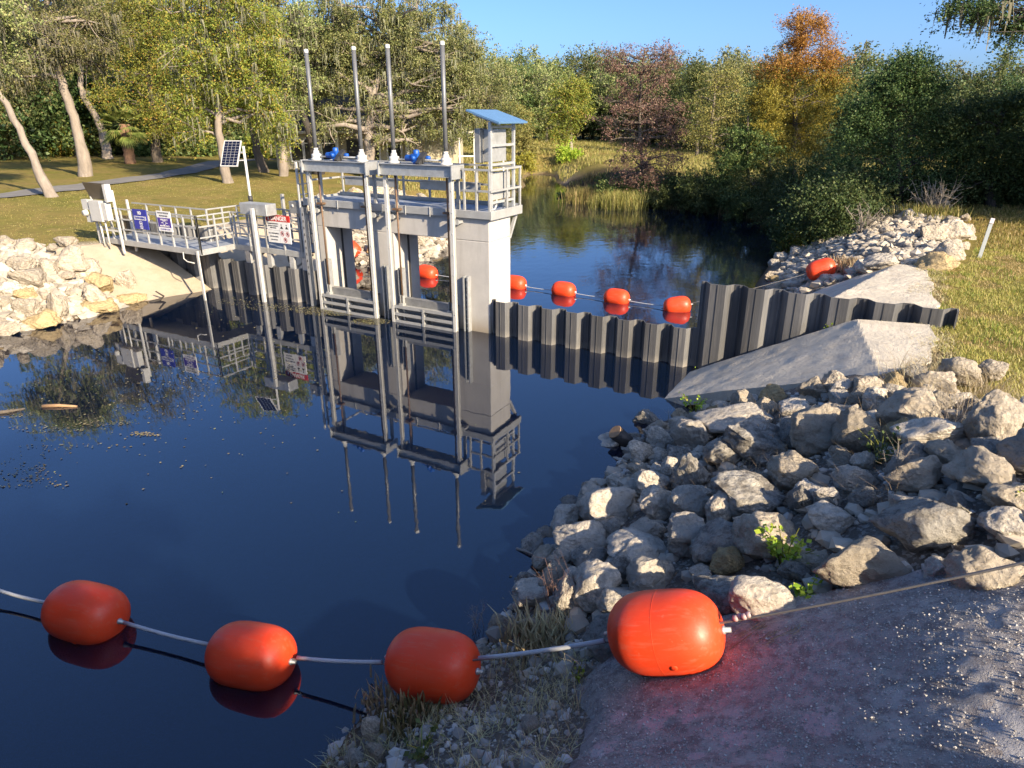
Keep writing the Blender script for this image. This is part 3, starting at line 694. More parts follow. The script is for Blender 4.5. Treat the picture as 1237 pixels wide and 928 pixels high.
# ------------------------------------------------------------------ electrical stand on the far bank
E_ = empty('electrical_stand', (0, 0, 0)); tag(E_, 'white electrical cabinet on posts under a brown sunshade by the gangway', 'electrical stand')
for (x, y) in ((-14.95, -1.45), (-13.72, -1.45), (-14.9, -.98), (-13.75, -.98)): post(x, y, 1.2, 3.30 if y < -1.2 else 2.95, E_, .07, 'white', 'stand_post')
mb = MB(); mb.bar((-14.4, -1.62, 3.52), (-14.4, -1.45, 2.97), 1.2, .02, up=(0, -1, 0)); mb.build('sunshade', M['brown'], E_)
MB().box(-13.80, -13.66, -1.7, -1.5, 2.95, 3.5).build('end_bracket', M['white'], E_)
MB().box(-14.72, -14.1, -1.74, -1.49, 2.27, 2.95).build('cabinet', M['white'], E_, .012)
MB().box(-14.08, -13.84, -1.70, -1.5, 2.32, 2.9).build('side_cabinet', M['white'], E_, .012)
mb = MB(); mb.box(-15.2, -14.86, -1.68, -1.5, 2.62, 2.95); mb.lathe([(-.12, 0), (-.12, .09), (-.03, .11), (0, .11)], 14, 'y', (-15.0, -1.69, 2.52)); mb.box(-15.12, -14.86, -1.66, -1.5, 2.2, 2.45); mb.build('meter', M['white'], E_)
mb = MB()
for x in (-14.5, -14.2): mb.tube([(x, -1.6, 2.27), (x, -1.6, 1.4)], .03, 8)
mb.bar((-14.95, -1.45, 1.95), (-13.72, -1.45, 1.95), .05); mb.bar((-14.95, -1.45, 2.3), (-13.72, -1.45, 2.3), .05); mb.build('conduit', M['white'], E_)
MB().box(-14.6, -13.9, -1.0, -.94, 1.85, 2.4).build('back_panel', M['brown'], E_)
# ------------------------------------------------------------------ level gauge boxes, solar panel, spare post
Q = empty('gauge_post'); tag(Q, 'grey gauge box on a tall white post standing in water before the gangway', 'gauge post')
MB().box(-8.20, -8.09, -.62, -.52, -1.2, 2.95).build('post', M['white'], Q, .008)
MB().box(-8.44, -8.24, -.50, -.34, .2, 2.72).build('gauge_channel', M['galv_dk'], Q, .01)
MB().box(-8.78, -7.62, -.50, -.08, 2.73, 3.08).build('gauge_box', M['galv'], Q, .015)
Q2 = empty('gauge_box'); tag(Q2, 'small dark grey gauge box on a channel beside the ladder', 'gauge box')
MB().box(-7.05, -6.60, -.10, .22, 2.82, 3.18).build('box', M['galv_dk'], Q2, .012)
MB().box(-6.88, -6.72, .0, .14, .9, 2.81).build('channel', M['galv_dk'], Q2)
MB().lathe([(-.01, 0), (-.01, .05), (0, .05)], 12, 'y', (-6.9, -.101, 3.05)).build('label_plate', M['white'], Q2)
S = empty('solar_panel'); tag(S, 'small solar panel on a thin white pole behind the gangway', 'solar panel')
MB().tube([(-9.75, .8, 1.5), (-9.75, .8, 4.68)], .042, 10).build('pole', M['white'], S)
P0 = Vector((-10.15, .62, 4.44)); uu = Vector((.93, .36, 0)).normalized(); nn = Vector((.25, -.72, .48)); nn = (nn - uu * nn.dot(uu)).normalized(); vv = nn.cross(uu).normalized()
if vv.z < 0: vv = -vv
def panel(mb, w, h, t0, t1, cx=0, cy=0):
    vs = [P0 + uu * (cx + a * w / 2) + vv * (cy + b * h / 2) + nn * t for t in (t0, t1) for (a, b) in ((-1,-1),(1,-1),(1,1),(-1,1))]
    mb.add(vs, [(3,2,1,0),(4,5,6,7),(0,1,5,4),(1,2,6,5),(2,3,7,6),(3,0,4,7)])
mb = MB(); panel(mb, .60, .92, 0, .035); mb.build('panel_frame', M['white'], S)
mb = MB()
for i in range(4):
    for j in range(9): panel(mb, .125, .088, .036, .041, -.2025 + i * .135, -.384 + j * .096)
mb.build('cell_grid', simple('solar_cells', (.008, .011, .03), .25, 0, .2, 3), S)
mb = MB(); mb.bar(P0, (-9.75, .8, 4.5), .05); mb.bar(P0 + vv * -.25, (-9.75, .8, 4.25), .035); mb.build('bracket', M['galv'], S)
MB().lathe([(2.9, 0), (2.9, .075), (3.12, .075), (3.12, 0)], 10, 'z', (-9.75, .8, 0)).build('pole_collar', M['dark'], S)
tag(MB().box(-8.84, -8.74, 1.25, 1.34, .9, 3.18).build('steel_post', M['galv_lt'], None, .008), 'bare pale steel post behind the danger sign', 'post')
# ------------------------------------------------------------------ signs
def text(s, size, x, y, z, mat, par, name='lettering', w=None, align='CENTER', bold=0.0):
    cu = bpy.data.curves.new(name, 'FONT'); cu.body = s; cu.size = size; cu.align_x = align; cu.align_y = 'CENTER'; cu.extrude = .002; cu.offset = bold
    o = bpy.data.objects.new('t', cu); COL.objects.link(o)
    bpy.context.view_layer.update()
    me = bpy.data.meshes.new_from_object(o.evaluated_get(bpy.context.evaluated_depsgraph_get()))
    bpy.data.objects.remove(o); bpy.data.curves.remove(cu)
    n = len(me.vertices); co = np.zeros(n * 3, np.float32); me.vertices.foreach_get('co', co); co = co.reshape(-1, 3)
    if w: 
        ww = co[:, 0].max() - co[:, 0].min(); co[:, 0] *= w / ww
    V = np.stack([co[:, 0] + x, y - .003 - co[:, 2], co[:, 1] + z], -1)
    me.vertices.foreach_set('co', V.astype(np.float32).ravel()); me.materials.clear(); me.materials.append(M[mat]); me.update()
    return link(name, me, par)
def ringmb(mb, x, y, z, r, w, slash=True):
    n = 20; vs = []; fs = []
    for k in range(n):
        a = 2 * math.pi * k / n
        for rr in (r, r - w):
            vs.append((x + rr * math.cos(a), y, z + rr * math.sin(a)))
    for k in range(n): fs.append((2 * k, 2 * ((k + 1) % n), 2 * ((k + 1) % n) + 1, 2 * k + 1))
    mb.add(vs, fs)
    if slash:
        c = math.cos(R_(45)); a = r - w; 
        mb.add([(x - a * c - w * .4, y - .001, z + a * c - w * .4), (x - a * c + w * .4, y - .001, z + a * c + w * .4), (x + a * c + w * .4, y - .001, z - a * c + w * .4), (x + a * c - w * .4, y - .001, z - a * c - w * .4)], [(0, 1, 2, 3)])
DS = empty('danger_sign'); tag(DS, 'white danger sign with a red header on the gangway rail', 'sign')
MB().box(-8.14, -7.16, -.075, -.05, 1.86, 2.52).build('board', M['signwhite'], DS)
MB().box(-8.16, -7.14, -.077, -.05, 2.522, 2.72).build('header', M['signred'], DS)
text('DANGER', .19, -7.60, -.078, 2.615, 'signwhite', DS, 'heading', .68, bold=.004)
mb = MB(); mb.add([(-8.08, -.080, 2.56), (-7.98, -.080, 2.56), (-8.03, -.080, 2.66)], [(0, 1, 2)]); mb.build('warning_triangle', M['signwhite'], DS)
mb = MB()
mb.box(-8.12, -7.18, -.078, -.0755, 2.245, 2.252); mb.box(-7.612, -7.606, -.078, -.0755, 1.9, 2.5)
mb.build('rule_line', M['signgrey'], DS)
text('DANGEROUS WATER', .05, -7.87, -.077, 2.45, 'signink', DS, w=.44); text('STRONG CURRENTS', .045, -7.87, -.077, 2.38, 'signink', DS, w=.42); text('DEEP WATER', .045, -7.87, -.077, 2.32, 'signink', DS, w=.26)
text('NO SWIMMING', .055, -7.87, -.077, 2.15, 'signink', DS, w=.44); text('NO BOATING', .055, -7.87, -.077, 2.05, 'signink', DS, w=.36); text('NO FISHING', .05, -7.87, -.077, 1.95, 'signink', DS, w=.28)
mb = MB()
for x in (-7.50, -7.28):
    mb.add([(x - .07, -.078, 2.31), (x + .07, -.078, 2.31), (x + .02, -.078, 2.37), (x - .01, -.078, 2.40), (x - .04, -.078, 2.36)], [(0, 1, 2, 3, 4)]); ringmb(mb, x - .01, -.078, 2.43, .022, .021, False)
for (x, z) in ((-7.50, 2.16), (-7.27, 2.15), (-7.39, 1.97)):
    mb.add([(x - .045, -.078, z - .02), (x + .045, -.078, z - .035), (x + .02, -.078, z + .04), (x - .02, -.078, z + .05)], [(0, 1, 2, 3)])
mb.build('pictogram', M['signink'], DS)
mb = MB()
for (x, z) in ((-7.50, 2.16), (-7.27, 2.15), (-7.39, 1.97)): ringmb(mb, x, -.079, z, .078, .014)
mb.build('ban_circle', M['signred'], DS)
B1 = empty('blue_sign'); tag(B1, 'blue and white no trespassing sign on the gangway rail', 'sign')
MB().box(-12.92, -12.22, -1.385, -1.36, 2.10, 2.74).build('board', M['signblue'], B1)
MB().box(-12.88, -12.26, -1.388, -1.386, 2.40, 2.52).build('white_band', M['signwhite'], B1)
text('NO', .15, -12.57, -1.386, 2.62, 'signwhite', B1, w=.17, bold=.004); text('TRESPASSING', .10, -12.57, -1.389, 2.46, 'signblue', B1, w=.58, bold=.002)
mb = MB(); ringmb(mb, -12.57, -1.388, 2.29, .085, .018, False); mb.box(-12.66, -12.48, -1.388, -1.386, 2.17, 2.19); mb.box(-12.64, -12.50, -1.388, -1.386, 2.12, 2.15); mb.box(-12.61, -12.53, -1.388, -1.386, 2.26, 2.31); mb.build('emblem', M['signwhite'], B1)
B2 = empty('purple_sign'); tag(B2, 'white sign with a purple band on the gangway rail', 'sign')
MB().box(-11.68, -11.0, -1.385, -1.36, 2.12, 2.76).build('board', M['signwhite'], B2)
MB().box(-11.66, -11.02, -1.388, -1.386, 2.25, 2.55).build('purple_band', M['signpurple'], B2)
text('THIS FACILITY PROTECTED', .06, -11.34, -1.386, 2.70, 'signink', B2, w=.54); text('AND MONITORED', .06, -11.34, -1.386, 2.61, 'signink', B2, w=.42)
text('VIDEO', .09, -11.34, -1.389, 2.485, 'signwhite', B2, w=.36); mb = MB(); ringmb(mb, -11.34, -1.390, 2.39, .075, .016, False); mb.box(-11.5, -11.42, -1.3905, -1.3885, 2.38, 2.40); mb.box(-11.26, -11.18, -1.3905, -1.3885, 2.38, 2.40); mb.build('emblem', M['signwhite'], B2)
text('SURVEILLANCE', .07, -11.34, -1.389, 2.29, 'signwhite', B2, w=.46); text('24 HOURS A DAY', .06, -11.34, -1.386, 2.185, 'signpurple', B2, w=.5)
# yellowed board behind the danger sign
V_ = MB().box(-8.3, -7.3, 2.6, 2.63, 1.75, 2.3).build('notice_board', simple('cream_notice', (.62, .55, .40), .6, 0, .1, 3)); tag(V_, 'cream notice board with scrawled dark marks behind the danger sign', 'notice board')
mb = MB(); pr_ = random.Random(4)
pts = [(-7.9 + i * .03, 2.597, 2.08 + .09 * math.sin(i * 1.3) * pr_.uniform(.4, 1)) for i in range(18)]
mb.tube(pts, .010, 5); mb.build('scrawl', M['signink'], V_)
# ------------------------------------------------------------------ marker post, stump, log
mp = empty('marker_post', (11.55, 8.5, 0)); tag(mp, 'thin grey leaning marker post in the grass on the near bank', 'marker post')
zg = terr(11.55, 8.5)
MB().bar((0, 0, zg - .2), (.10, .02, zg + 1.12), .10, .022, up=(.3, -1, 0)).build('blade', simple('marker_plastic', (.34, .37, .37), .5, 0, .12, 3), mp)
MB().bar((.092, .0, zg + 1.0), (.105, .02, zg + 1.14), .104, .032, up=(.3, -1, 0)).build('top_label', simple('marker_label', (.62, .55, .56), .5, 0, .15, 8), mp)
# ------------------------------------------------------------------ orange floats on their cables
def float_meshes():
    L, Rr = .50, .36
    prof_ = []
    for k in range(0, 41):
        t = -1 + 2 * k / 40; t = math.copysign(abs(t) ** .62, t)
        r = Rr * (1 - abs(t) ** 3.3) ** (1 / 2.35) if abs(t) < 1 else 0.02
        prof_.append((t * L, max(r, .02)))
    body = MB().lathe(prof_, 48, 'x')
    body.lathe([(-.004, Rr + .0002), (-.002, Rr + .0012), (.002, Rr + .0012), (.004, Rr + .0002)], 48, 'x')
    cols = []
    for s in (-1, 1): cols.append(MB().lathe([(s * (L - .01), .0), (s * (L - .01), .034), (s * (L + .02), .034), (s * (L + .02), .022), (s * (L + .07), .022), (s * (L + .07), 0)], 12, 'x'))
    plug = MB().lathe([(-Rr - .004, 0), (-Rr - .004, .028), (-Rr + .01, .036)], 14, 'y', (.12, 0, -.03)); plug.lathe([(-Rr - .006, .012), (-Rr - .0045, .02)], 12, 'y', (.12, 0, -.03))
    return body, cols, plug
_b, _c2, _p2 = float_meshes()
fl0 = empty('float_buoy'); _b.build('float_body', M['float'], fl0); [q.build('cable_collar', M['galv'], fl0) for q in _c2]; _p2.build('filler_plug', M['float'], fl0)
used0 = [False]
def buoy(p, d, label, group, sc=1.0, roll=0.0):
    o = fl0 if not used0[0] else copy_tree(fl0); used0[0] = True
    q = Vector(d).to_track_quat('X', 'Z'); o.rotation_mode = 'QUATERNION'
    from mathutils import Quaternion
    o.rotation_quaternion = q @ Quaternion((1, 0, 0), roll); o.location = p; o.scale = (sc, sc, sc)
    return tag(o, label, 'buoy', group)
NEAR = [(-4.3, -13.4, .16), (.30, -12.53, .17), (1.75, -12.23, .17), (3.99, -11.77, .17), (5.99, -11.20, .50), (8.17, -10.86, 1.58), (10.45, -10.62, 2.96), (12.6, -10.4, 3.9)]
GN = 'near row of orange floats below the bridge'
lab = {2: 'leftmost float of the near row, lying on dark water', 3: 'second float from the left in the near row, on dark water beside the bank', 4: 'third float of the near row, resting on the gravel at the water edge', 5: 'biggest float, sunlit bright orange-red, hanging over the grout slope'}
for i in (2, 3, 4, 5):
    a, b = Vector(NEAR[i - 1]), Vector(NEAR[i + 1]); d = (b - a)
    if i == 4: d = Vector((2.1, .35, .30))
    if i == 5: d = Vector((2.05, .22, .80))
    buoy(NEAR[i], d, lab[i], GN, .96, R_((20, 40, 75, 10)[i - 2]))
def sag(a, b, n=8, s=.0):
    a, b = Vector(a), Vector(b); return [a.lerp(b, k / n) - Vector((0, 0, s * 4 * (k / n) * (1 - k / n))) for k in range(n + 1)]
cb = empty('float_cable'); tag(cb, 'near steel cable threading the big floats and running up the rocks', 'cable')
pts = []
for i in range(len(NEAR) - 1): pts += sag(NEAR[i], NEAR[i + 1], 6, .03)[:-1]
pts.append(Vector(NEAR[-1])); MB().tube(pts, .011, 7).build('wire_rope', M['wire'], cb)
for i in (1, 2, 3, 4):
    a, b = Vector(NEAR[i]), Vector(NEAR[i + 1]); d = (b - a).normalized()
    e0 = .56 if i > 1 else 0
    MB().tube(sag(a + d * e0, b - d * .56, 6, .02), .021, 10).build('pipe_sleeve', M['sleeve'], cb)
a, b = Vector(NEAR[0]), Vector(NEAR[1]); MB().tube(sag(a, b, 6, .0), .021, 10).build('pipe_sleeve', M['sleeve'], cb)
d = (Vector(NEAR[6]) - Vector(NEAR[5])).normalized(); kn = MB()
for k in range(4): kn.lathe([(-.02, .012), (-.012, .026), (.012, .026), (.02, .012)], 8, 'x', (.62 + k * .035, (k % 2) * .012, 0))
ko = kn.build('rope_clip', simple('clip_paint', (.55, .38, .36), .6, .2, .3, 20), cb); ko.rotation_mode = 'QUATERNION'; ko.rotation_quaternion = d.to_track_quat('X', 'Z'); ko.location = NEAR[5]
GF = 'upstream row of small orange floats behind the weir'
def fwd(px, py, z): return Vector(at(px, py, z))
FAR = [on_ground(424, 299, .42), None, None, None, None, None, None]
f_left = Vector(FAR[0]) + Vector((0, 0, .40))
W6 = [fwd(516, 330, .12), fwd(622, 343, .12), fwd(681, 351, .12), fwd(745, 360, .12), fwd(818, 370, .12)]
f_mid = None
g_ = on_ground(990, 334, .2); f_right = Vector((g_[0], g_[1], g_[2] + .42))
row = [f_left] + W6 + [f_right]
lab = ['float on the pale rocks seen through the left weir opening', 'float seen through the right weir opening', 'first upstream float right of the concrete pier', 'second upstream float right of the concrete pier', 'third upstream float right of the concrete pier', 'upstream float nearest the tall sheet piles', 'orange float lying on the near-bank rocks behind the tall sheet piles']
for i, p in enumerate(row):
    a = row[max(i - 1, 0)]; b = row[min(i + 1, len(row) - 1)]; d = b - a
    if i == 0: d = Vector((.75, .1, -.55))
    if i == 6: d = Vector((.85, .25, .35))
    buoy(p, d, lab[i], GF, .84, R_(37 * i))
cf = empty('float_cable'); tag(cf, 'thin upstream cable linking the small floats behind the weir', 'cable')
pts = []
full = [f_left + Vector((-3.5, .3, 1.2))] + row + [f_right + Vector((3.4, .7, .5))]
for i in range(len(full) - 1): pts += sag(full[i], full[i + 1], 6, .06 if 0 < i < 7 else .02)[:-1]
pts.append(full[-1]); MB().tube(pts[:37], .013, 6).build('wire_rope', M['sleeve'], cf); MB().tube(pts[36:], .008, 6).build('wire_rope', M['wire'], cf)
# ------------------------------------------------------------------ limestone riprap
import bmesh
def rock_mesh(seed, sub=3, rough=.10, cuts=9, mat='stone'):
    rg = random.Random(seed); bm = bmesh.new(); bmesh.ops.create_icosphere(bm, subdivisions=sub, radius=1.0)
    V = np.array([v.co[:] for v in bm.verts]); Fv = np.array([[v.index for v in f.verts] for f in bm.faces]); bm.free()
    V = V * np.array([1.25, 1.12, 1.12])
    for k in range(cuts):
        n = np.array([rg.gauss(0, 1), rg.gauss(0, 1), rg.gauss(0, .9)]); n /= np.linalg.norm(n)
        d = rg.uniform(.52, .90); t = V @ n
        V = V - np.outer(np.maximum(t - d, 0) * rg.uniform(.80, .96), n)
    o = Vector((seed * 3.7, seed * 1.3, 0)); L = np.linalg.norm(V, axis=1, keepdims=True); Nn = V / L
    disp = np.array([mnoise.fractal(Vector(v) * 1.3 + o, .7, 2.1, 3) * rough * 1.1 + mnoise.fractal(Vector(v) * 4.2 + o, .8, 2.1, 4) * rough * .62 - max(0, mnoise.noise(Vector(v) * 2.6 - o)) ** 2 * rough * 1.7 for v in V])
    V = V + Nn * disp[:, None]
    for a in range(3): 
        ext = V[:, a].max() - V[:, a].min(); V[:, a] = (V[:, a] - (V[:, a].max() + V[:, a].min()) / 2) * 2 / ext
    me = np_mesh('rock', V, Fv, 3, M[mat], True)
    return me
MATS = ['stone', 'stone_pale', 'stone_dark', 'stone_gold']
ROCKS = {q: [rock_mesh(10 + i + 40 * MATS.index(q), 4 if q in ('stone',) else 4, .13, 10 + i % 4, q) for i in range(n)] for q, n in (('stone', 12), ('stone_pale', 10), ('stone_dark', 6), ('stone_gold', 3))}
PLACED = []
def rock(x, y, z, rx, ry, rz, label, group, mat='stone', yaw=None, tilt=.25):
    me = RNG_R.choice(ROCKS[mat]); o = link('boulder' if rx > .24 else 'rock', me); o.location = (x, y, z)
    o.rotation_euler = (RNG_R.uniform(-tilt, tilt), RNG_R.uniform(-tilt, tilt), RNG_R.uniform(0, 6.28) if yaw is None else yaw)
    o.scale = (rx, ry, rz); PLACED.append((x, y, max(rx, ry), z)); o['group_'] = 0; del o['group_']
    return tag(o, label, 'boulder' if rx > .24 else 'rock', group)
RNG_R = random.Random(11)
GRB = 'limestone rocks on the near bank'
def by_px(px, py, w, h, label, mat='stone', group=GRB, tilt=.25, sit=.30):
    x, y, g = on_ground(px, py + h * .15, .0)
    p = (x, y, g)
    for it in range(3):
        dep = depth_of((p[0], p[1], p[2])); hw = w * dep / PF / 2; hh = h * dep / PF / 2 * 1.12
        x, y, g = on_ground(px, py, hh * (1 - sit * .6)); p = (x, y, g + hh * (1 - sit * .6))
    return rock(p[0], p[1], p[2], hw * 1.08, hw * RNG_R.uniform(.85, 1.05), hh * 1.02, label, group, mat, YAW + RNG_R.uniform(-.35, .35) + (math.pi if RNG_R.random() < .5 else 0), tilt)
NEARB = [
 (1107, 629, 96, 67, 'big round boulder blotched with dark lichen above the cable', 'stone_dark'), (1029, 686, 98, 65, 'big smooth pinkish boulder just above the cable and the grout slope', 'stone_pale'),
 (1189, 693, 78, 58, 'pale boulder under the cable near the right border', 'stone_pale'), (931, 647, 72, 50, 'pale-topped boulder just above the bright green weed', 'stone_pale'), (921, 725, 80, 54, 'grey boulder touching the right end of the biggest float', 'stone'),
 (990, 518, 62, 57, 'sunlit squarish block with a flat golden face in mid slope', 'stone_pale'), (1037, 521, 57, 54, 'boulder with a rounded sunlit rim right of the squarish block', 'stone_pale'), (1099, 495, 68, 50, 'broad sunlit boulder below the apron top', 'stone_pale'),
 (1204, 508, 60, 66, 'tallest sunlit pitted boulder at the right border', 'stone_pale'), (1109, 572, 68, 44, 'wedge boulder right above the lichen-blotched boulder', 'stone_pale'), (1189, 569, 78, 46, 'long pale slab boulder at the right below the tallest boulder', 'stone_pale'),
 (957, 570, 54, 44, 'grey-white boulder under the squarish block', 'stone_pale'), (1125, 525, 76, 40, 'flat grey boulder below the broad sunlit boulder', 'stone'), (1156, 447, 50, 36, 'upright pale boulder at the foot of the grass', 'stone_pale'), (1199, 448, 33, 25, 'smaller pale boulder at the foot of the grass', 'stone_pale'),
 (1216, 601, 54, 38, 'rounded boulder with moss beneath at the right border', 'stone_pale'), (1216, 634, 54, 34, 'smooth blue-grey boulder under the mossy one at the right border', 'stone'), (1085, 524, 36, 30, 'small brown pitted boulder before the flat grey one', 'stone_gold'),
 (933, 476, 32, 20, 'small golden cut stone on top of the heap by the apron', 'stone_gold'), (926, 492, 30, 20, 'pale round stone under the golden cut stone', 'stone_pale'), (900, 486, 27, 30, 'upright pale split stone beside the golden cut stone', 'stone_pale'), (861, 497, 16, 13, 'tiny bright stone by the apron edge and green plant', 'stone_gold'),
 (980, 470, 36, 26, 'white-faced stone at the apron edge', 'stone_pale'), (1020, 470, 34, 24, 'grey stone at the apron edge', 'stone'), (1050, 468, 34, 26, 'buff stone right under the apron ridge', 'stone_pale'), (1078, 462, 30, 22, 'low stone at the apron top corner', 'stone_gold'), (1105, 452, 28, 18, 'dark stone at the apron top corner', 'stone_dark'), (1128, 462, 44, 30, 'rounded stone below the upright pale boulder', 'stone_pale'),
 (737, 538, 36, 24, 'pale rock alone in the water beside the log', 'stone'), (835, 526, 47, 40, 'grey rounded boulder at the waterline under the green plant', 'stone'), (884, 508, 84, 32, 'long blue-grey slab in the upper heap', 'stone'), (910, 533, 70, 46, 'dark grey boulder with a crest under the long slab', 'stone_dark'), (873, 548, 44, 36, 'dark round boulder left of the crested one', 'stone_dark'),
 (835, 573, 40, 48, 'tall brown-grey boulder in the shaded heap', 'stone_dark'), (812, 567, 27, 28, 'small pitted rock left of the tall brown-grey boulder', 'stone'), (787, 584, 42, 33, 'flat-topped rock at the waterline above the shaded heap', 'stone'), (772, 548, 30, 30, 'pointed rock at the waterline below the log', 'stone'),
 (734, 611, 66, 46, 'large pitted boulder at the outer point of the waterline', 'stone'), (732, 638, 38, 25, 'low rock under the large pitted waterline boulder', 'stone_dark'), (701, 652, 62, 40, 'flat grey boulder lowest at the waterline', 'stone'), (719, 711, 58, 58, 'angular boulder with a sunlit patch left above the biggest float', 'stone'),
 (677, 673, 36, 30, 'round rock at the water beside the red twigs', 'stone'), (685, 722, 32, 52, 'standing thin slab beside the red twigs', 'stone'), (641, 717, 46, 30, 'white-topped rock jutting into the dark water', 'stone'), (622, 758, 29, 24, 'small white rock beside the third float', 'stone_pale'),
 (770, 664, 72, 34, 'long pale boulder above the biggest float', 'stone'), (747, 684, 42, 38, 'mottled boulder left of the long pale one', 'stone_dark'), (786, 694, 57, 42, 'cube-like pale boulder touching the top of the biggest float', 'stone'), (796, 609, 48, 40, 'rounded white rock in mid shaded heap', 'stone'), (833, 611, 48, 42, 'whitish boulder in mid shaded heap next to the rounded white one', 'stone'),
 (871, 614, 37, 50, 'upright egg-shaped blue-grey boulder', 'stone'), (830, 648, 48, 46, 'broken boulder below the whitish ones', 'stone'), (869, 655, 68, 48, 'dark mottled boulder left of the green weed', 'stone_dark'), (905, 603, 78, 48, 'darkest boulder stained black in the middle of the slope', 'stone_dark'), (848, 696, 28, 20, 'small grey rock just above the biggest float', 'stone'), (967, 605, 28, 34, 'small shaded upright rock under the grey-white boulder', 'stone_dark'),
 (778, 645, 48, 28, 'low rock between the waterline boulders and the long pale one', 'stone'), (879, 678, 38, 32, 'brownish rock beside the float end', 'stone_gold'), (845, 598, 30, 26, 'small pale rock between the grey boulders', 'stone'), (764, 592, 34, 26, 'rock with a white top at the waterline', 'stone'), (1000, 602, 40, 26, 'low grey rock beneath the pale slab', 'stone'), (1040, 600, 30, 22, 'low brownish rock left of the lichen-blotched boulder', 'stone_dark'), (1150, 640, 40, 34, 'dark rock right of the lichen-blotched boulder', 'stone_dark'), (960, 690, 34, 24, 'dark rock half hidden by the bright green weed', 'stone_dark'), (1130, 690, 40, 30, 'half-buried grey rock left of the last pale boulder', 'stone'),
 (452, 880, 30, 34, 'brown-grey rock at the water edge at the bottom', 'stone'), (452, 911, 26, 24, 'white stone at the bottom edge by the dark water', 'stone_pale'), (428, 918, 26, 20, 'small grey stone at the bottom edge by the dark water', 'stone'), (640, 876, 24, 16, 'half-buried grey stone in the gravel shoal', 'stone'), (672, 786, 16, 14, 'bright sunlit stone in the dry grass tuft', 'stone_pale')]
for (px, py, w, h, lb, mt) in NEARB: by_px(px, py, w, h, lb, mt)
def fill(n, xr, yr, rr, label_fn, group, mats, sep=.78, lift=0.0, test=None, layer=None, tries=6000):
    k = 0
    for t in range(tries):
        if k >= n: break
        r = RNG_R.uniform(*rr) * RNG_R.uniform(.8, 1.15); x = RNG_R.uniform(*xr); y = RNG_R.uniform(*yr)
        if test and not test(x, y): continue
        if any((x - a) ** 2 + (y - b) ** 2 < (sep * (r + q)) ** 2 for (a, b, q, c) in PLACED): continue
        g = terr(x, y) + (layer(x, y) if layer else 0)
        if g < -.25: continue
        hz = r * RNG_R.uniform(.62, .95); mt = RNG_R.choice(mats)
        rock(x, y, g + hz * .55 + lift, r, r * RNG_R.uniform(.75, 1.1), hz, label_fn(x, y, r), group, mt, tilt=.45); k += 1
    return k
def nb_label(x, y, r):
    d = x - 5.8; a = 'by the water' if d < .9 else ('in mid slope' if d < 2.6 else 'high on the bank')
    b = 'beside the apron' if y > -5 else ('below the log' if y > -7.2 else ('left of the green weed' if y > -9.4 else 'round the floats'))
    return '%s grey riprap rock %s, %s' % ('small' if r < .17 else 'medium', a, b)
okn = lambda x, y: .0 < x - 5.55 < 6.2 and y < -2.9 - .38 * (min(x, 9.4) - 6) and not (inside(GPa, np.array([x]), np.array([y]))[0])
fill(112, (5.55, 11.6), (-10.7, -3.0), (.14, .27), nb_label, GRB, ['stone', 'stone', 'stone_pale', 'stone_pale', 'stone_dark'], .66, test=okn)
GLB = 'limestone rocks piled on the far bank'
FARB = [(124, 344, 32, 27, 'large yellow boulder in the far-bank pile', 'stone_gold'), (151, 341, 22, 27, 'pale boulder right of the large yellow one on the far bank', 'stone_pale'), (68, 370, 25, 32, 'upright pitted boulder at the waterline of the far pile', 'stone_pale'), (86, 313, 38, 30, 'biggest pale boulder in the upper far pile', 'stone_pale'), (105, 325, 34, 22, 'slanted boulder right under the biggest pale one of the far pile', 'stone_pale'),
 (58, 322, 27, 18, 'boulder left of the slanted one in the far pile', 'stone_pale'), (24, 319, 31, 20, 'broad boulder near the left border in the far pile', 'stone_pale'), (11, 348, 26, 16, 'blue-grey flat boulder at the left border', 'stone'), (32, 335, 37, 20, 'long boulder above the left waterline', 'stone_pale'), (10, 398, 32, 17, 'boulder lying in the water at the left border', 'stone_pale'), (52, 385, 38, 20, 'broad boulder in the water under the pitted one', 'stone_gold'), (112, 358, 28, 26, 'boulder under the large yellow one', 'stone_pale'), (120, 370, 38, 14, 'flat rock at the water under the yellow boulder', 'stone_gold'), (29, 297, 30, 14, 'crest boulder at the far-left top of the far pile', 'stone_pale'), (78, 292, 24, 13, 'crest boulder beside the lawn in the far pile', 'stone_pale'), (155, 361, 36, 13, 'flat rock ending the far pile beside the tan apron', 'stone_gold'), (30, 372, 30, 22, 'boulder left of the upright pitted one', 'stone_pale')]
for (px, py, w, h, lb, mt) in FARB: by_px(px, py, w, h, lb, mt, GLB)
def fb_label(x, y, r):
    return '%s pale rock in the far pile %s' % ('small' if r < .24 else 'medium', 'at the waterline' if x > -12.6 else ('in the middle rows' if x > -13.9 else 'along the lawn crest'))
fill(74, (-17.5, -11.5), (-9.5, -3.1), (.17, .36), fb_label, GLB, ['stone_pale', 'stone_pale', 'stone_pale', 'stone_gold'], .62, layer=lambda x, y: .30 * ss(-12.5, -14, x) * (1 - ss(-15.6, -16.6, x)))
GUR = 'limestone rocks upstream on the near bank'
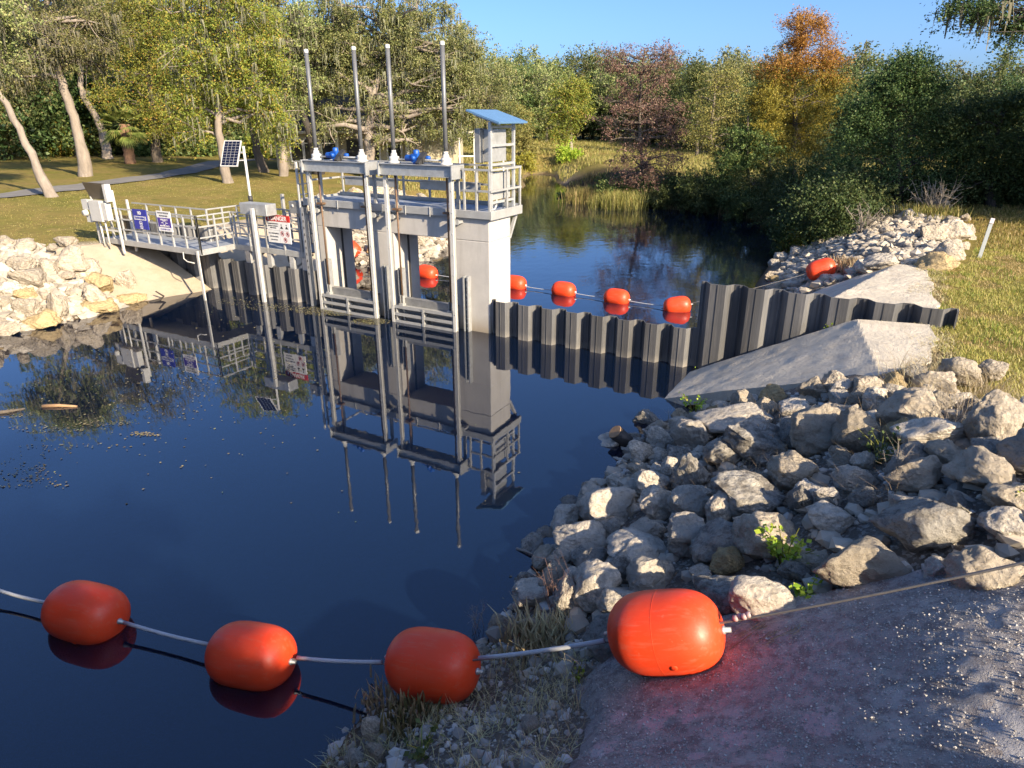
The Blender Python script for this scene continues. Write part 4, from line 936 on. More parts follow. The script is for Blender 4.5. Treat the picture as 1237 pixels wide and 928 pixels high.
URB = [(1165, 263, 14, 9, 'lone white stone out in the grass behind the marker post', 'stone_pale'), (1150, 303, 34, 22, 'white boulder beside the marker post', 'stone_pale'), (1130, 316, 44, 16, 'flat yellow-brown slab on the upstream apron edge', 'stone_gold'), (1152, 280, 36, 22, 'large pale boulder crowning the upstream pile', 'stone_pale'), (1125, 282, 28, 20, 'rounded boulder left of the crown of the upstream pile', 'stone_pale'), (1062, 322, 40, 16, 'low broken rocks edge stone beside the upstream apron', 'stone'), (934, 338, 14, 10, 'yellowish stone at the water behind the tall piles', 'stone_gold'), (1044, 326, 24, 16, 'grey pitted rock under the upstream float', 'stone')]
for (px, py, w, h, lb, mt) in URB: by_px(px, py, w, h, lb, mt, GUR)
fill(84, (5.2, 11.7), (5.2, 19.0), (.15, .34), lambda x, y, r: '%s rock of the upstream near-bank pile %s' % ('small' if r < .25 else 'medium', 'down by the water' if x < 7.5 else ('in its middle' if x < 9.6 else 'along its grassy top')), GUR, ['stone_pale', 'stone_pale', 'stone'], .68,
     layer=lambda x, y: -.06, test=lambda x, y: y > 6.2 + (x - 9) * .2 and x < 11.7 - .12 * abs(y - 13))
GUL = 'limestone rocks upstream behind the weir'
fill(62, (-15.0, -7.4), (4.6, 17), (.22, .48), lambda x, y, r: '%s pale rock behind the weir openings %s' % ('small' if r < .32 else 'large', 'at the water' if x > -9.6 else ('up the bank' if x > -11.5 else 'on the crest')), GUL, ['stone_pale', 'stone_pale', 'stone_pale', 'stone_gold'], .60, layer=lambda x, y: .12, test=lambda x, y: terr(x, y) > -.12 and river_sd(np.array([x]), np.array([y]))[0] < 4.6 and (y > 5.6 or x > -10.2))
# small rubble and gravel (stuff)
def rubble(name, label, n, xr, yr, rr, mat, test=None, zf=None, sub_=1):
    bm = bmesh.new(); bmesh.ops.create_icosphere(bm, subdivisions=1, radius=1); bv = np.array([v.co[:] for v in bm.verts]); bf = np.array([[v.index for v in f.verts] for f in bm.faces]); bm.free()
    X = RNG.uniform(*xr, n); Y = RNG.uniform(*yr, n)
    if test is not None: k = test(X, Y); X, Y = X[k], Y[k]
    Z = terr_np(X, Y) if zf is None else zf(X, Y); k = Z > -.1; X, Y, Z = X[k], Y[k], Z[k]; n = len(X)
    r = rr[0] + (rr[1] - rr[0]) * RNG.random(n) ** 3
    ang = RNG.uniform(0, 6.28, n); c, s = np.cos(ang), np.sin(ang)
    P = bv[None] * (1 + RNG.uniform(-.3, .3, (n, len(bv), 1))) * r[:, None, None] * np.stack([RNG.uniform(.8, 1.3, n), RNG.uniform(.7, 1.1, n), RNG.uniform(.5, .8, n)], -1)[:, None]
    Q = P.copy(); Q[..., 0] = P[..., 0] * c[:, None] - P[..., 1] * s[:, None]; Q[..., 1] = P[..., 0] * s[:, None] + P[..., 1] * c[:, None]
    Q += np.stack([X, Y, Z + r * .25], -1)[:, None]
    F = (bf[None] + (np.arange(n) * len(bv))[:, None, None]).reshape(-1, 3)
    return tag(link(name, np_mesh(name, Q.reshape(-1, 3), F, 3, mat, False)), kind='stuff')
def gravmat(name, a, b):
    m, nt, bs, out = newmat(name); g = nt.nodes.new('ShaderNodeNewGeometry'); nt.links.new(ramp(nt, g.outputs['Random Per Island'], [(0, a), (1, b)]), bs.inputs['Base Color']); bs.inputs['Roughness'].default_value = .9; return m
M['gravel'] = gravmat('gravel_stone', (.24, .22, .19), (.58, .54, .48))
M['gravel_pale'] = gravmat('pale_gravel_stone', (.26, .23, .185), (.50, .44, .35))
rubble('rock_rubble', '', 1500, (5.4, 11.8), (-11.5, -3), (.04, .15), M['gravel_pale'], lambda X, Y: ~inside(GPa, X, Y) & (Y < -2.9 - .38 * (np.minimum(X, 9.4) - 6)) & (Y > -10.9))
rubble('gravel', '', 3800, (5.3, 11.5), (-13.5, -3), (.012, .085), M['gravel'], lambda X, Y: ~inside(GPa, X, Y) & (Y < -2.9 - .38 * (np.minimum(X, 9.4) - 6)))
rubble('gravel', '', 1300, (5.3, 8.2), (-13.0, -10.2), (.008, .045), M['gravel'], lambda X, Y: ~inside(GPa, X, Y))
rubble('rock_rubble', '', 5200, (-17, -11.4), (-9.6, -3.1), (.06, .22), M['gravel_pale'])
rubble('rock_rubble', '', 3600, (5.8, 11.6), (6, 19.5), (.05, .20), M['gravel_pale'], lambda X, Y: X < 11.4 - .12 * np.abs(Y - 13))
rubble('rock_rubble', '', 3600, (-14.5, -7.4), (5, 17), (.06, .22), M['gravel_pale'], lambda X, Y: river_sd(X, Y) < 4.4)

def grout_z(X, Y):
    i = np.clip(((X - hx[0]) / .03).round().astype(int), 0, len(hx) - 1); j = np.clip(((Y - hy[0]) / .03).round().astype(int), 0, len(hy) - 1)
    return HZ[j, i]
M['grit'] = gravmat('embedded_grit', (.24, .22, .205), (.56, .53, .48))
rubble('gravel', '', 24000, (GPa[:, 0].min(), 11.5), (-13.2, GPa[:, 1].max()), (.003, .010), M['grit'], lambda X, Y: (poly_d(GPa, X, Y) > .04) & (vnoise(X, Y, .25) + .6 * vnoise(X, Y, .09) > -.3), grout_z)
# ------------------------------------------------------------------ leaves and trees
M['leaf_oak'] = leafmat('live_oak_leaves', [(0, (.055, .068, .022)), (.45, (.105, .118, .038)), (.8, (.15, .15, .058)), (1, (.19, .165, .08))])
M['leaf_bright'] = leafmat('yellow_green_leaves', [(0, (.055, .080, .014)), (.5, (.115, .135, .022)), (.85, (.17, .16, .028)), (1, (.22, .13, .03))])
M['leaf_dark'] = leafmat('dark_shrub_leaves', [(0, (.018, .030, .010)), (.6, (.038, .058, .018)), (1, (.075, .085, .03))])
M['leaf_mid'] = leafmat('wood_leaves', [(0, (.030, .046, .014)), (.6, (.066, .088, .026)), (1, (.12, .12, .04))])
M['leaf_red'] = leafmat('russet_maple_leaves', [(0, (.060, .034, .030)), (.5, (.115, .062, .052)), (.85, (.15, .095, .072)), (1, (.09, .085, .04))])
M['leaf_orange'] = leafmat('orange_cypress_needles', [(0, (.12, .062, .020)), (.6, (.21, .108, .024)), (1, (.27, .155, .035))], .3)
M['leaf_gold'] = leafmat('gold_cypress_needles', [(0, (.10, .095, .018)), (.6, (.20, .165, .022)), (1, (.12, .13, .03))], .3)
M['leaf_lime'] = leafmat('lime_leaves', [(0, (.10, .17, .015)), (.6, (.20, .27, .03)), (1, (.30, .32, .05))], .4)
M['leaf_rust'] = leafmat('rusty_shrub_leaves', [(0, (.085, .075, .028)), (.6, (.145, .115, .036)), (1, (.11, .12, .035))])
M['moss'] = leafmat('spanish_moss', [(0, (.065, .065, .042)), (1, (.125, .118, .08))], .3, .9, .1)
M['grass'] = leafmat('lawn_blades', [(0, (.10, .115, .022)), (.5, (.18, .165, .04)), (.8, (.26, .20, .07)), (1, (.34, .26, .12))], .3)
M['grass_dry'] = leafmat('dry_lawn_blades', [(0, (.16, .12, .05)), (.6, (.24, .17, .08)), (1, (.30, .23, .12))], .25)
M['grass_green'] = leafmat('green_lawn_blades', [(0, (.06, .09, .014)), (.6, (.11, .13, .022)), (1, (.17, .16, .04))], .3)
M['reed'] = leafmat('dry_reeds', [(0, (.055, .06, .022)), (.6, (.12, .11, .04)), (1, (.24, .19, .09))], .3)
M['reed_y'] = leafmat('yellow_grass_blades', [(0, (.09, .105, .024)), (.6, (.18, .165, .05)), (1, (.27, .215, .09))], .35)
M['straw'] = leafmat('straw_blades', [(0, (.13, .10, .06)), (.6, (.23, .18, .105)), (1, (.34, .27, .16))], .25)
def norm_(a): return a / np.maximum(np.linalg.norm(a, axis=-1, keepdims=True), 1e-9)
def leaves(P, size, rg, flat=.45, aspect=1.7):
    n = len(P)
    nn = norm_(rg.normal(0, 1, (n, 3)) + np.array([0, 0, flat]))
    t = norm_(np.cross(nn, rg.normal(0, 1, (n, 3)))); b = np.cross(nn, t)
    s = (size * rg.uniform(.55, 1.25, n))[:, None]; w = s / aspect
    V = np.stack([P - t * s, P - b * w + t * s * .15, P + t * s, P + b * w + t * s * .15], 1) if False else np.stack([P - t * s * .5, P - b * w * .5, P + t * s * .5, P + b * w * .5], 1)
    F = np.arange(n * 4).reshape(-1, 4); return V.reshape(-1, 3), F
def plane_pt(px, py, base):
    d = ray(px, py); k = ((base[0] - CAM[0]) * FX + (base[1] - CAM[1]) * FY) / (d[0] * FX + d[1] * FY)
    return np.array([CAM[0] + d[0] * k, CAM[1] + d[1] * k, CAM[2] + d[2] * k])
TRUNKS = []
def grow(root, P, trunk, r0, clumps, cr, leaf, lsize, nleaf, bark, rg, moss=0, limb=.16, leaf_name='crown', mats2=None, trunk_end=.35, flat=.45, spread=(1, 1, .72), limb_n=45, twigs=True):
    """trunk: (k,3) world points; clumps (n,3) world; all stored relative to P"""
    P = np.array(P); mb = MB(); tr = [Vector(q - P) for q in trunk]
    k = len(tr); rad = [r0 * (1.35 if i == 0 else 1) * (1 - (1 - trunk_end) * i / max(k - 1, 1)) for i in range(k)]
    # smooth the trunk path
    sp_, sr = [], []
    for i in range(k - 1):
        for j in range(5):
            u = j / 5; p0 = tr[max(i - 1, 0)]; p1 = tr[i]; p2 = tr[i + 1]; p3 = tr[min(i + 2, k - 1)]
            q = .5 * ((2 * p1) + (p2 - p0) * u + (2 * p0 - 5 * p1 + 4 * p2 - p3) * u * u + (3 * p1 - p0 - 3 * p2 + p3) * u ** 3)
            sp_.append(q + Vector((rg.normal(0, .12), rg.normal(0, .12), 0)) * r0 * (1 if i + j else 0)); sr.append((rad[i] * (1 - u) + rad[i + 1] * u) * rg.uniform(.92, 1.08))
    sp_.append(tr[-1]); sr.append(rad[-1])
    mb.tube(sp_, sr, 9, True)
    if r0 > .12:
        for q in range(5):
            a = q * 1.257 + rg.uniform(-.4, .4); mb.tube([tr[0] + Vector((math.cos(a) * r0 * 2.0, math.sin(a) * r0 * 2.0, -.10)), tr[0] + Vector((math.cos(a) * r0 * 1.0, math.sin(a) * r0 * 1.0, r0 * .35)), tr[0] + Vector((math.cos(a) * r0 * .5, math.sin(a) * r0 * .5, r0 * 1.7))], [r0 * .18, r0 * .42, r0 * .35], 7)
    cl = [Vector(c - P) for c in clumps]
    order = list(range(len(cl))); rg.shuffle(order)
    for q in order[:limb_n]:
        c = cl[q]; best, bi = 1e9, len(sp_) - 1
        for i in range(len(sp_) // 4, len(sp_)):
            dz = c.z - sp_[i].z; sc_ = (c - sp_[i]).length + (6 if dz < 0 else 0) - i * .02
            if sc_ < best: best, bi = sc_, i
        a = sp_[bi]; L = (c - a).length
        if L < .2: continue
        mid = a.lerp(c, .5) + Vector((rg.normal(0, .12) * L, rg.normal(0, .12) * L, rg.uniform(-.02, .14) * L)); m1 = a.lerp(mid, .5) + Vector((rg.normal(0, .05), rg.normal(0, .05), rg.normal(0, .05))) * L; m2 = mid.lerp(c, .5) + Vector((rg.normal(0, .07), rg.normal(0, .07), rg.normal(0, .07))) * L
        lr = min(sr[bi] * .7, r0 * limb * (1 + .12 * L)); mb.tube([a, m1, mid, m2, c], [lr, lr * .85, lr * .66, lr * .45, lr * .2], 6, False)
        if twigs:
            for w in range(3):
                e = c + Vector(rg.normal(0, 1, 3)) * cr * .8; mb.tube([m2, m2.lerp(e, .5) + Vector(rg.normal(0, .1, 3)) * cr, e], [lr * .32, lr * .22, lr * .1], 4, False)
    mb.build('trunk', M[bark], root)
    # crown
    n = len(cl); C = np.array([c[:] for c in cl]); which = rg.integers(0, n, nleaf)
    crs = cr * rg.uniform(.55, 1.35, n)
    off = rg.normal(0, 1, (nleaf, 3)) * np.array(spread) * .52
    LP = C[which] + off * crs[which][:, None]
    nd = 7; dirs = norm_(rg.normal(0, 1, (n, nd, 3)) * np.array([1, 1, .75]) + norm_(C - C.mean(0))[:, None] * .8)
    sp_n = int(nleaf * .62); w2 = which[:sp_n]; dsel = dirs[w2, rg.integers(0, nd, sp_n)]; tt = rg.random(sp_n) ** .8
    LP[:sp_n] = C[w2] + dsel * (tt * crs[w2] * 1.75)[:, None] + rg.normal(0, 1, (sp_n, 3)) * (crs[w2] * (.06 + .13 * (1 - tt)))[:, None] - np.array([0, 0, 1]) * (tt ** 2 * crs[w2] * .25)[:, None]
    V, F = leaves(LP, lsize, rg, flat)
    if mats2:
        zz = LP[:, 2] + rg.normal(0, 1, nleaf) * .5; mi = (zz > mats2[1]).astype(int)
        for j, (nm, mt) in enumerate((('lower_crown', mats2[0]), ('upper_crown', leaf))):
            sel = mi == j; v4 = V.reshape(-1, 4, 3)[sel]; link(nm, np_mesh(nm, v4.reshape(-1, 3), np.arange(len(v4) * 4).reshape(-1, 4), 4, M[mt]), root)
    else: link(leaf_name, np_mesh(leaf_name, V, F, 4, M[leaf]), root)
    if moss:
        nm = moss; w = rg.integers(0, n, nm); A = C[w] + rg.normal(0, .5, (nm, 3)) * crs[w][:, None] * np.array([1, 1, .5])
        VV = []
        for q in range(5):
            B = A + rg.normal(0, .13, (nm, 3)) * np.array([1, 1, .2]); Lq = rg.uniform(.3, .95, nm) * rg.uniform(.5, 1, nm); ang = rg.uniform(0, 6.28, nm); ww = rg.uniform(.02, .055, nm)
            dx = np.stack([np.cos(ang), np.sin(ang), 0 * ang], 1) * ww[:, None]; dn = np.stack([rg.normal(0, .06, nm), rg.normal(0, .06, nm), -Lq], 1)
            VV.append(np.stack([B - dx, B + dx, B + dx * .25 + dn, B - dx * .25 + dn], 1))
        VV = np.concatenate(VV); link('hanging_moss', np_mesh('hanging_moss', VV.reshape(-1, 3), np.arange(len(VV) * 4).reshape(-1, 4), 4, M['moss']), root)
def ell_clumps(ells, base, rg, depth=.8, pxm=None):
    """ellipses in the picture (cx, cy, rx, ry, n) at the tree's own distance -> clump centres with real depth"""
    out_ = []
    for (cx, cy, rx, ry, n) in ells:
        c = plane_pt(cx, cy, base); ex = plane_pt(cx + rx, cy, base); ey = plane_pt(cx, cy - ry, base)
        Rx = np.linalg.norm(ex - c); Ry = abs(ey[2] - c[2])
        for k in range(n):
            d = norm_(rg.normal(0, 1, 3)) * rg.random() ** .38
            out_.append(c + np.array([RX, RY, 0]) * d[0] * Rx + np.array([FX, FY, 0]) * d[1] * Rx * depth + np.array([0, 0, 1]) * d[2] * Ry)
    return np.array(out_)
TG = 'trees round the river'
def hero(label, bpx, zb, trunk, tw, ells, leaf, lsize, nleaf, cr, bark='bark', moss=0, seed=1, name='oak_tree', depth=.8, **kw):
    lsize *= .64; nleaf = int(nleaf * 1.8)
    ells = [(a, b, c, d, int(n * 1.7)) for (a, b, c, d, n) in ells]; cr *= .72; moss = int(moss * .4)
    rg = np.random.default_rng(seed); b = on_ground(bpx[0], bpx[1])
    root = empty(name, b); tag(root, label, 'tree', TG)
    tr = [np.array([b[0], b[1], b[2] - .25])] + [plane_pt(px, py, b) + np.array([FX, FY, 0]) * rg.normal(0, .25) for (px, py) in trunk]
    r0 = tw / PF * depth_of(b) / 2 * .74
    grow(root, b, tr, r0, ell_clumps(ells, b, rg, depth), cr, leaf, lsize, nleaf, bark, rg, moss, **kw)
    return root
hero('pale leaning bare trunk at the left border of the lawn', (64, 238), 1.6, [(40, 195), (14, 145), (-14, 95), (-40, 40)], 15, [(-45, 35, 50, 45, 16), (-10, 10, 40, 30, 8)], 'leaf_oak', .20, 9000, 1.1, 'bark_pale', 500, 1)
hero('tall pale forked oak with hanging moss on the left lawn', (103, 213), 1.7, [(94, 160), (82, 115), (70, 80), (62, 30), (58, -30)], 17, [(50, 40, 75, 60, 34), (95, 30, 50, 45, 16), (20, 70, 40, 45, 12), (60, -40, 80, 40, 16)], 'leaf_oak', .20, 20000, 1.2, 'bark_pale', 1300, 2, limb=.42)
hero('slim curved trunk right of the forked oak', (131, 192), 1.7, [(117, 150), (103, 110), (98, 80), (104, 20)], 13, [(105, 45, 50, 50, 18), (130, 20, 45, 50, 14)], 'leaf_oak', .24, 12000, 1.4, 'bark_pale', 600, 3)
hero('broad yellow-green tree left of the driveway', (190, 196), 1.8, [(188, 160), (182, 110), (178, 60), (180, 0)], 13, [(170, 115, 55, 45, 26), (200, 60, 50, 55, 26), (215, 140, 45, 30, 16), (160, 40, 45, 50, 20), (190, -10, 60, 50, 20)], 'leaf_bright', .24, 30000, 1.35, 'bark', 300, 4)
hero('mossy yellow-green oak whose trunk stands behind the solar panel', (275, 221), 1.7, [(270, 185), (266, 140), (268, 90), (262, 30), (262, -20)], 14, [(255, 70, 55, 65, 44), (300, 100, 45, 45, 24), (235, 130, 35, 40, 18), (300, 40, 50, 50, 26), (260, -10, 70, 40, 22), (325, 145, 28, 30, 10)], 'leaf_bright', .19, 36000, 1.0, 'bark_pale', 1500, 5, limb=.3)
hero('dark leaning oak trunk right of the solar panel', (319, 208), 1.8, [(308, 175), (302, 140), (312, 95), (325, 40)], 14, [(325, 70, 35, 50, 18), (305, 20, 45, 40, 14)], 'leaf_bright', .22, 11000, 1.1, 'bark', 700, 6)
hero('grey oak trunk just left of the first cover pipe', (342, 213), 1.7, [(341, 180), (337, 150), (345, 110), (352, 60)], 13, [(348, 80, 30, 55, 18), (350, 25, 35, 40, 14), (330, 150, 22, 18, 6)], 'leaf_oak', .19, 12000, .9, 'bark_pale', 700, 7)
hero('dark trunked oak framed by the first and second cover pipes', (385, 210), 1.8, [(378, 165), (368, 130), (378, 90), (395, 50)], 15, [(385, 80, 42, 55, 26), (400, 30, 40, 38, 16)], 'leaf_oak', .19, 17000, .95, 'bark_dk', 900, 8, limb=.35)
hero('huge mossy live oak with pale twisting limbs behind the cover pipes', (446, 214), 1.8, [(447, 185), (446, 150), (452, 115), (462, 80), (470, 40)], 20, [(465, 55, 65, 50, 60), (520, 60, 58, 55, 52), (420, 80, 45, 50, 30), (555, 85, 32, 45, 24), (480, 110, 60, 35, 20), (470, 10, 80, 22, 24), (540, 130, 40, 24, 10), (405, 148, 32, 20, 9), (475, 158, 36, 16, 8), (540, 160, 36, 14, 8)], 'leaf_oak', .18, 62000, .85, 'bark_pale', 2200, 9, name='live_oak', limb=.38, limb_n=80)
hero('second trunk of twisted oak left of the fourth cover pipe', (503, 212), 1.8, [(506, 180), (512, 150), (530, 120), (552, 95)], 13, [(545, 110, 35, 35, 18), (575, 120, 20, 32, 10), (520, 90, 35, 30, 12)], 'leaf_oak', .18, 16000, .85, 'bark_pale', 800, 10, limb=.4)
hero('small oak behind the blue-grey roof', (586, 196), 1.7, [(584, 170), (588, 140), (590, 110)], 11, [(585, 120, 26, 26, 20), (600, 150, 24, 20, 14), (570, 150, 22, 20, 10)], 'leaf_mid', .22, 15000, 1.0, 'bark', 200, 11)
# cabbage palm
def palm(label, bpx, zb, top, tw, nf, fl, seed):
    rg = np.random.default_rng(seed); b = at(*bpx, zb); b = (b[0], b[1], terr(b[0], b[1])); root = empty('cabbage_palm', b); tag(root, label, 'palm', TG)
    t = plane_pt(top[0], top[1], b) - np.array(b); r = tw / PF * depth_of(b) / 2
    n = 14; MB().tube([Vector(t) * (k / n) + Vector((0, 0, -.2 * (k == 0))) for k in range(n + 1)], [r * (1.1 if k % 2 else .92) for k in range(n + 1)], 10).build('trunk', M['bark_rust'], root)
    VV = []; st = MB()
    for q in range(nf):
        a = rg.uniform(0, 6.28); el = rg.uniform(-.7, 1.3); d = np.array([math.cos(a) * math.cos(el), math.sin(a) * math.cos(el), math.sin(el)])
        e = t + d * fl * .55 + np.array([0, 0, -.12 * fl]); st.tube([t, t + d * fl * .3, e], [.04, .03, .02], 5, False)
        sd = norm_(np.cross(d, [0, 0, 1.])); up = np.cross(sd, d)
        for j in range(17):
            g = -1.35 + 2.7 * j / 16; ld = norm_(d * math.cos(g) + sd * math.sin(g) + up * .1); L = fl * .55 * (1 - .25 * abs(g)); w = np.cross(ld, up) * .05 * fl * .5
            m_ = e + ld * L * .55; tp = e + ld * L + np.array([0, 0, -.28 * L])
            VV += [np.stack([e - w * .3, e + w * .3, m_ + w, m_ - w]), np.stack([m_ - w, m_ + w, tp + w * .15, tp - w * .15])]
    st.build('frond_stalk', M['leaf_mid'], root)
    VV = np.array(VV); link('fronds', np_mesh('fronds', VV.reshape(-1, 3), np.arange(len(VV) * 4).reshape(-1, 4), 4, M['leaf_palm']), root)
M['bark_rust'] = simple('rusty_palm_bark', (.26, .15, .09), .95, 0, .5, 9, bs_=.6, bscale=12)
M['leaf_palm'] = leafmat('palm_fronds', [(0, (.05, .085, .018)), (.7, (.12, .16, .04)), (1, (.2, .19, .06))])
palm('cabbage palm with a reddish trunk on the left lawn', (158, 199), 1.8, (150, 150), 12, 34, 2.1, 21)
palm('bushy green palm low in the shade behind the forked oak', (72, 186), 1.8, (70, 172), 10, 40, 2.6, 22)
palm('bright palm under the dark trees left of the reddish palm', (128, 186), 1.8, (128, 166), 10, 34, 2.2, 23)
# trees across the upstream water
hero('russet red-leaved maple on the far bend of the bank', (776, 236), .5, [(775, 200), (773, 150), (775, 100), (778, 60)], 7, [(775, 85, 44, 34, 30), (768, 140, 54, 45, 44), (778, 200, 52, 28, 30), (778, 222, 44, 12, 14), (742, 75, 20, 16, 8), (806, 72, 16, 18, 7), (820, 150, 22, 30, 8)], 'leaf_red', .17, 15000, .62, 'bark', 0, 31, name='maple_tree', limb=.3, limb_n=90)
hero('slender leaning tree with thin yellowing leaves next to the maple', (882, 240), .6, [(872, 205), (860, 170), (862, 130), (866, 95)], 7, [(865, 130, 32, 42, 36), (880, 100, 20, 18, 10), (850, 165, 26, 26, 14), (892, 180, 18, 24, 8)], 'leaf_rust', .15, 8500, .75, 'bark_pale', 0, 32, name='thin_tree', limb=.35)
hero('green understorey tree in the shade between maple and cypress', (905, 236), .6, [(904, 200), (902, 165), (905, 140)], 6, [(905, 180, 30, 34, 26), (885, 195, 20, 24, 10)], 'leaf_mid', .17, 11000, .8, 'bark', 0, 33, name='small_tree')
hero('tall orange and gold bald cypress', (958, 228), .8, [(957, 190), (958, 140), (963, 90), (968, 45), (970, 18)], 11, [(972, 40, 28, 26, 26), (965, 85, 50, 28, 44), (962, 130, 52, 26, 46), (958, 170, 50, 24, 34), (995, 65, 24, 24, 12), (925, 110, 20, 24, 12), (1005, 100, 18, 26, 10)], 'leaf_orange', .15, 46000, .72, 'bark', 0, 34, name='cypress_tree', mats2=('leaf_gold', 6.6), limb=.2, flat=.9, spread=(1.15, 1.15, .5))
hero('thin dark trunk left of the cypress base', (930, 232), .7, [(928, 200), (925, 160), (928, 120)], 6, [(928, 140, 18, 34, 18), (935, 185, 22, 22, 10)], 'leaf_gold', .15, 7000, .7, 'bark_dk', 0, 35, name='thin_tree')
hero('big dark evergreen oak right of the cypress', (1085, 250), 1.4, [(1082, 215), (1078, 175), (1085, 135), (1095, 100)], 14, [(1098, 88, 26, 20, 22), (1120, 105, 24, 20, 14), (1072, 108, 28, 20, 20), (1050, 138, 30, 18, 18), (1100, 130, 36, 22, 22), (1140, 145, 24, 18, 14), (1032, 165, 24, 16, 12), (1075, 165, 40, 24, 24), (1125, 180, 34, 28, 20), (1020, 195, 22, 20, 10), (1065, 210, 50, 26, 24), (1115, 222, 40, 22, 16)], 'leaf_dark', .15, 30000, .62, 'bark_dk', 0, 36, name='evergreen_oak')
hero('dark evergreen tree leaving the picture at the right border', (1200, 250), 1.5, [(1198, 215), (1196, 180), (1205, 140)], 14, [(1160, 150, 24, 18, 12), (1190, 140, 26, 18, 16), (1225, 128, 26, 22, 16), (1178, 180, 34, 24, 22), (1222, 175, 34, 28, 22), (1250, 190, 40, 40, 24), (1165, 210, 30, 26, 16), (1205, 215, 36, 24, 18)], 'leaf_dark', .15, 26000, .62, 'bark_dk', 0, 37, name='evergreen_oak')
hero('bright green pine beyond the meadow left of the maple', (690, 186), 1.5, [(690, 150), (690, 120), (691, 98)], 6, [(690, 112, 22, 14, 20), (692, 135, 28, 16, 24), (680, 158, 22, 14, 10)], 'leaf_bright', .26, 13000, 1.1, 'bark_pale', 0, 38, name='pine_tree')
hero('dark pine top rising behind the thin tree', (842, 190), 1.5, [(842, 150), (841, 115), (841, 88)], 5, [(841, 95, 13, 13, 12), (842, 120, 18, 16, 12), (840, 150, 20, 20, 10)], 'leaf_mid', .26, 9000, .9, 'bark', 0, 39, name='pine_tree')
hero('distant reddish tree over the dark oaks at the right', (1192, 175), 1.6, [(1190, 150), (1190, 120)], 5, [(1190, 118, 20, 18, 16), (1188, 140, 22, 18, 12)], 'leaf_red', .24, 9000, 1.0, 'bark', 0, 40, name='maple_tree')
hero('distant yellow tree over the dark oaks at the right', (1176, 178), 1.6, [(1174, 155), (1172, 130)], 5, [(1172, 132, 14, 18, 14), (1196, 132, 16, 14, 10)], 'leaf_gold', .24, 7000, .9, 'bark', 0, 41, name='yellow_tree')
# tree outside the right border whose branch hangs into the top corner
def corner_tree():
    rg = np.random.default_rng(51); b = (19.5, 13.5, terr(19.5, 13.5)); root = empty('live_oak', b); tag(root, 'oak beyond the right border whose dark branch hangs into the top right corner', 'tree', TG)
    tr = [np.array([b[0], b[1], b[2] - .3]), np.array([19.3, 13.4, 3.5]), np.array([19.0, 13.6, 6.0]), np.array([18.9, 13.8, 8.5])]
    base2 = (16.4, 13.2, 0)
    cl = np.concatenate([ell_clumps([(1195, 8, 34, 13, 10), (1228, 24, 16, 20, 6), (1165, 4, 20, 10, 4), (1150, 6, 10, 8, 2), (1290, 10, 50, 50, 26), (1340, -40, 70, 60, 30)], base2, rg, .7)])
    grow(root, b, tr, .28, cl, .48, 'leaf_dark', .08, 22000, 'bark_dk', rg, 60, limb=.25, limb_n=60)
corner_tree()
def added_shade_tree():  # unseen tree, added and its crown shaped to cast shade on the near floats
    rg = np.random.default_rng(52); b = (27.5, -23, 3.2); root = empty('oak_tree', b); tag(root, 'unseen oak added outside the picture to shade the near floats', 'tree', TG)
    cl = np.array([(rg.uniform(26, 28.6), rg.uniform(-26, -20.7), rg.uniform(8, 17)) for k in range(120)])
    grow(root, b, [np.array([27.5, -23, 2.2]), np.array([27.4, -23, 5]), np.array([27.5, -23, 8.5])], .3, cl, .45, 'leaf_oak', .26, 60000, 'bark', rg, limb_n=30)
added_shade_tree()
# ------------------------------------------------------------------ background trees from a few shared crowns
def proto_tree(seed, h, w, leaf, nleaf, lsize, cr, bark='bark', shape='round', moss=0):
    rg = np.random.default_rng(seed); root = empty('background_tree')
    tr = [np.array([0, 0, -.3]), np.array([rg.normal(0, .2), rg.normal(0, .2), h * .3]), np.array([rg.normal(0, .4), rg.normal(0, .4), h * .6]), np.array([rg.normal(0, .5), rg.normal(0, .5), h * .85])]
    cl = []
    for k in range(70):
        d = norm_(rg.normal(0, 1, 3)) * rg.random() ** .33
        z = h * (.53 + .46 * d[2]); wz = w / 2 * (1 if shape == 'round' else max(.15, 1.15 - (z / h)) * 1.5)
        cl.append((d[0] * wz, d[1] * wz, z))
    grow(root, (0, 0, 0), tr, h * .018, np.array(cl), cr, leaf, lsize, nleaf, bark, rg, moss, limb_n=22, twigs=False)
    return root
BG = 'background trees along the woodland edge'
PROT = {'oak': proto_tree(61, 13, 12, 'leaf_mid', 17000, .32, 1.5, moss=300), 'oak2': proto_tree(62, 14, 11, 'leaf_oak', 16000, .32, 1.4, moss=500), 'pine': proto_tree(63, 17, 7, 'leaf_mid', 11000, .30, 1.1, shape='cone'), 'dark': proto_tree(64, 11, 11, 'leaf_dark', 17000, .32, 1.5), 'gold': proto_tree(65, 10, 8, 'leaf_rust', 8000, .30, 1.2)}
PUSED = set()
def bgtree(kind, px, dist, hsc, label):
    d = ray(px, 150); k = dist / (d[0] * FX + d[1] * FY); x, y = CAM[0] + d[0] * k, CAM[1] + d[1] * k
    o = PROT[kind] if kind not in PUSED else copy_tree(PROT[kind]); PUSED.add(kind)
    o.location = (x, y, terr(x, y)); o.rotation_euler = (0, 0, random.uniform(0, 6.28)); o.scale = (hsc * random.uniform(.9, 1.15),) * 2 + (hsc,)
    tag(o, label, 'tree', BG)
LL = {'oak': 'mid-green broad tree', 'oak2': 'grey-green mossy tree', 'pine': 'tall slim dark tree', 'dark': 'dark green bushy tree', 'gold': 'rusty gold tree'}
def wood(lst, where):
    for (kind, px, dist, sc) in lst: bgtree(kind, px, dist, sc, '%s in the background wood %s' % (LL[kind], where))
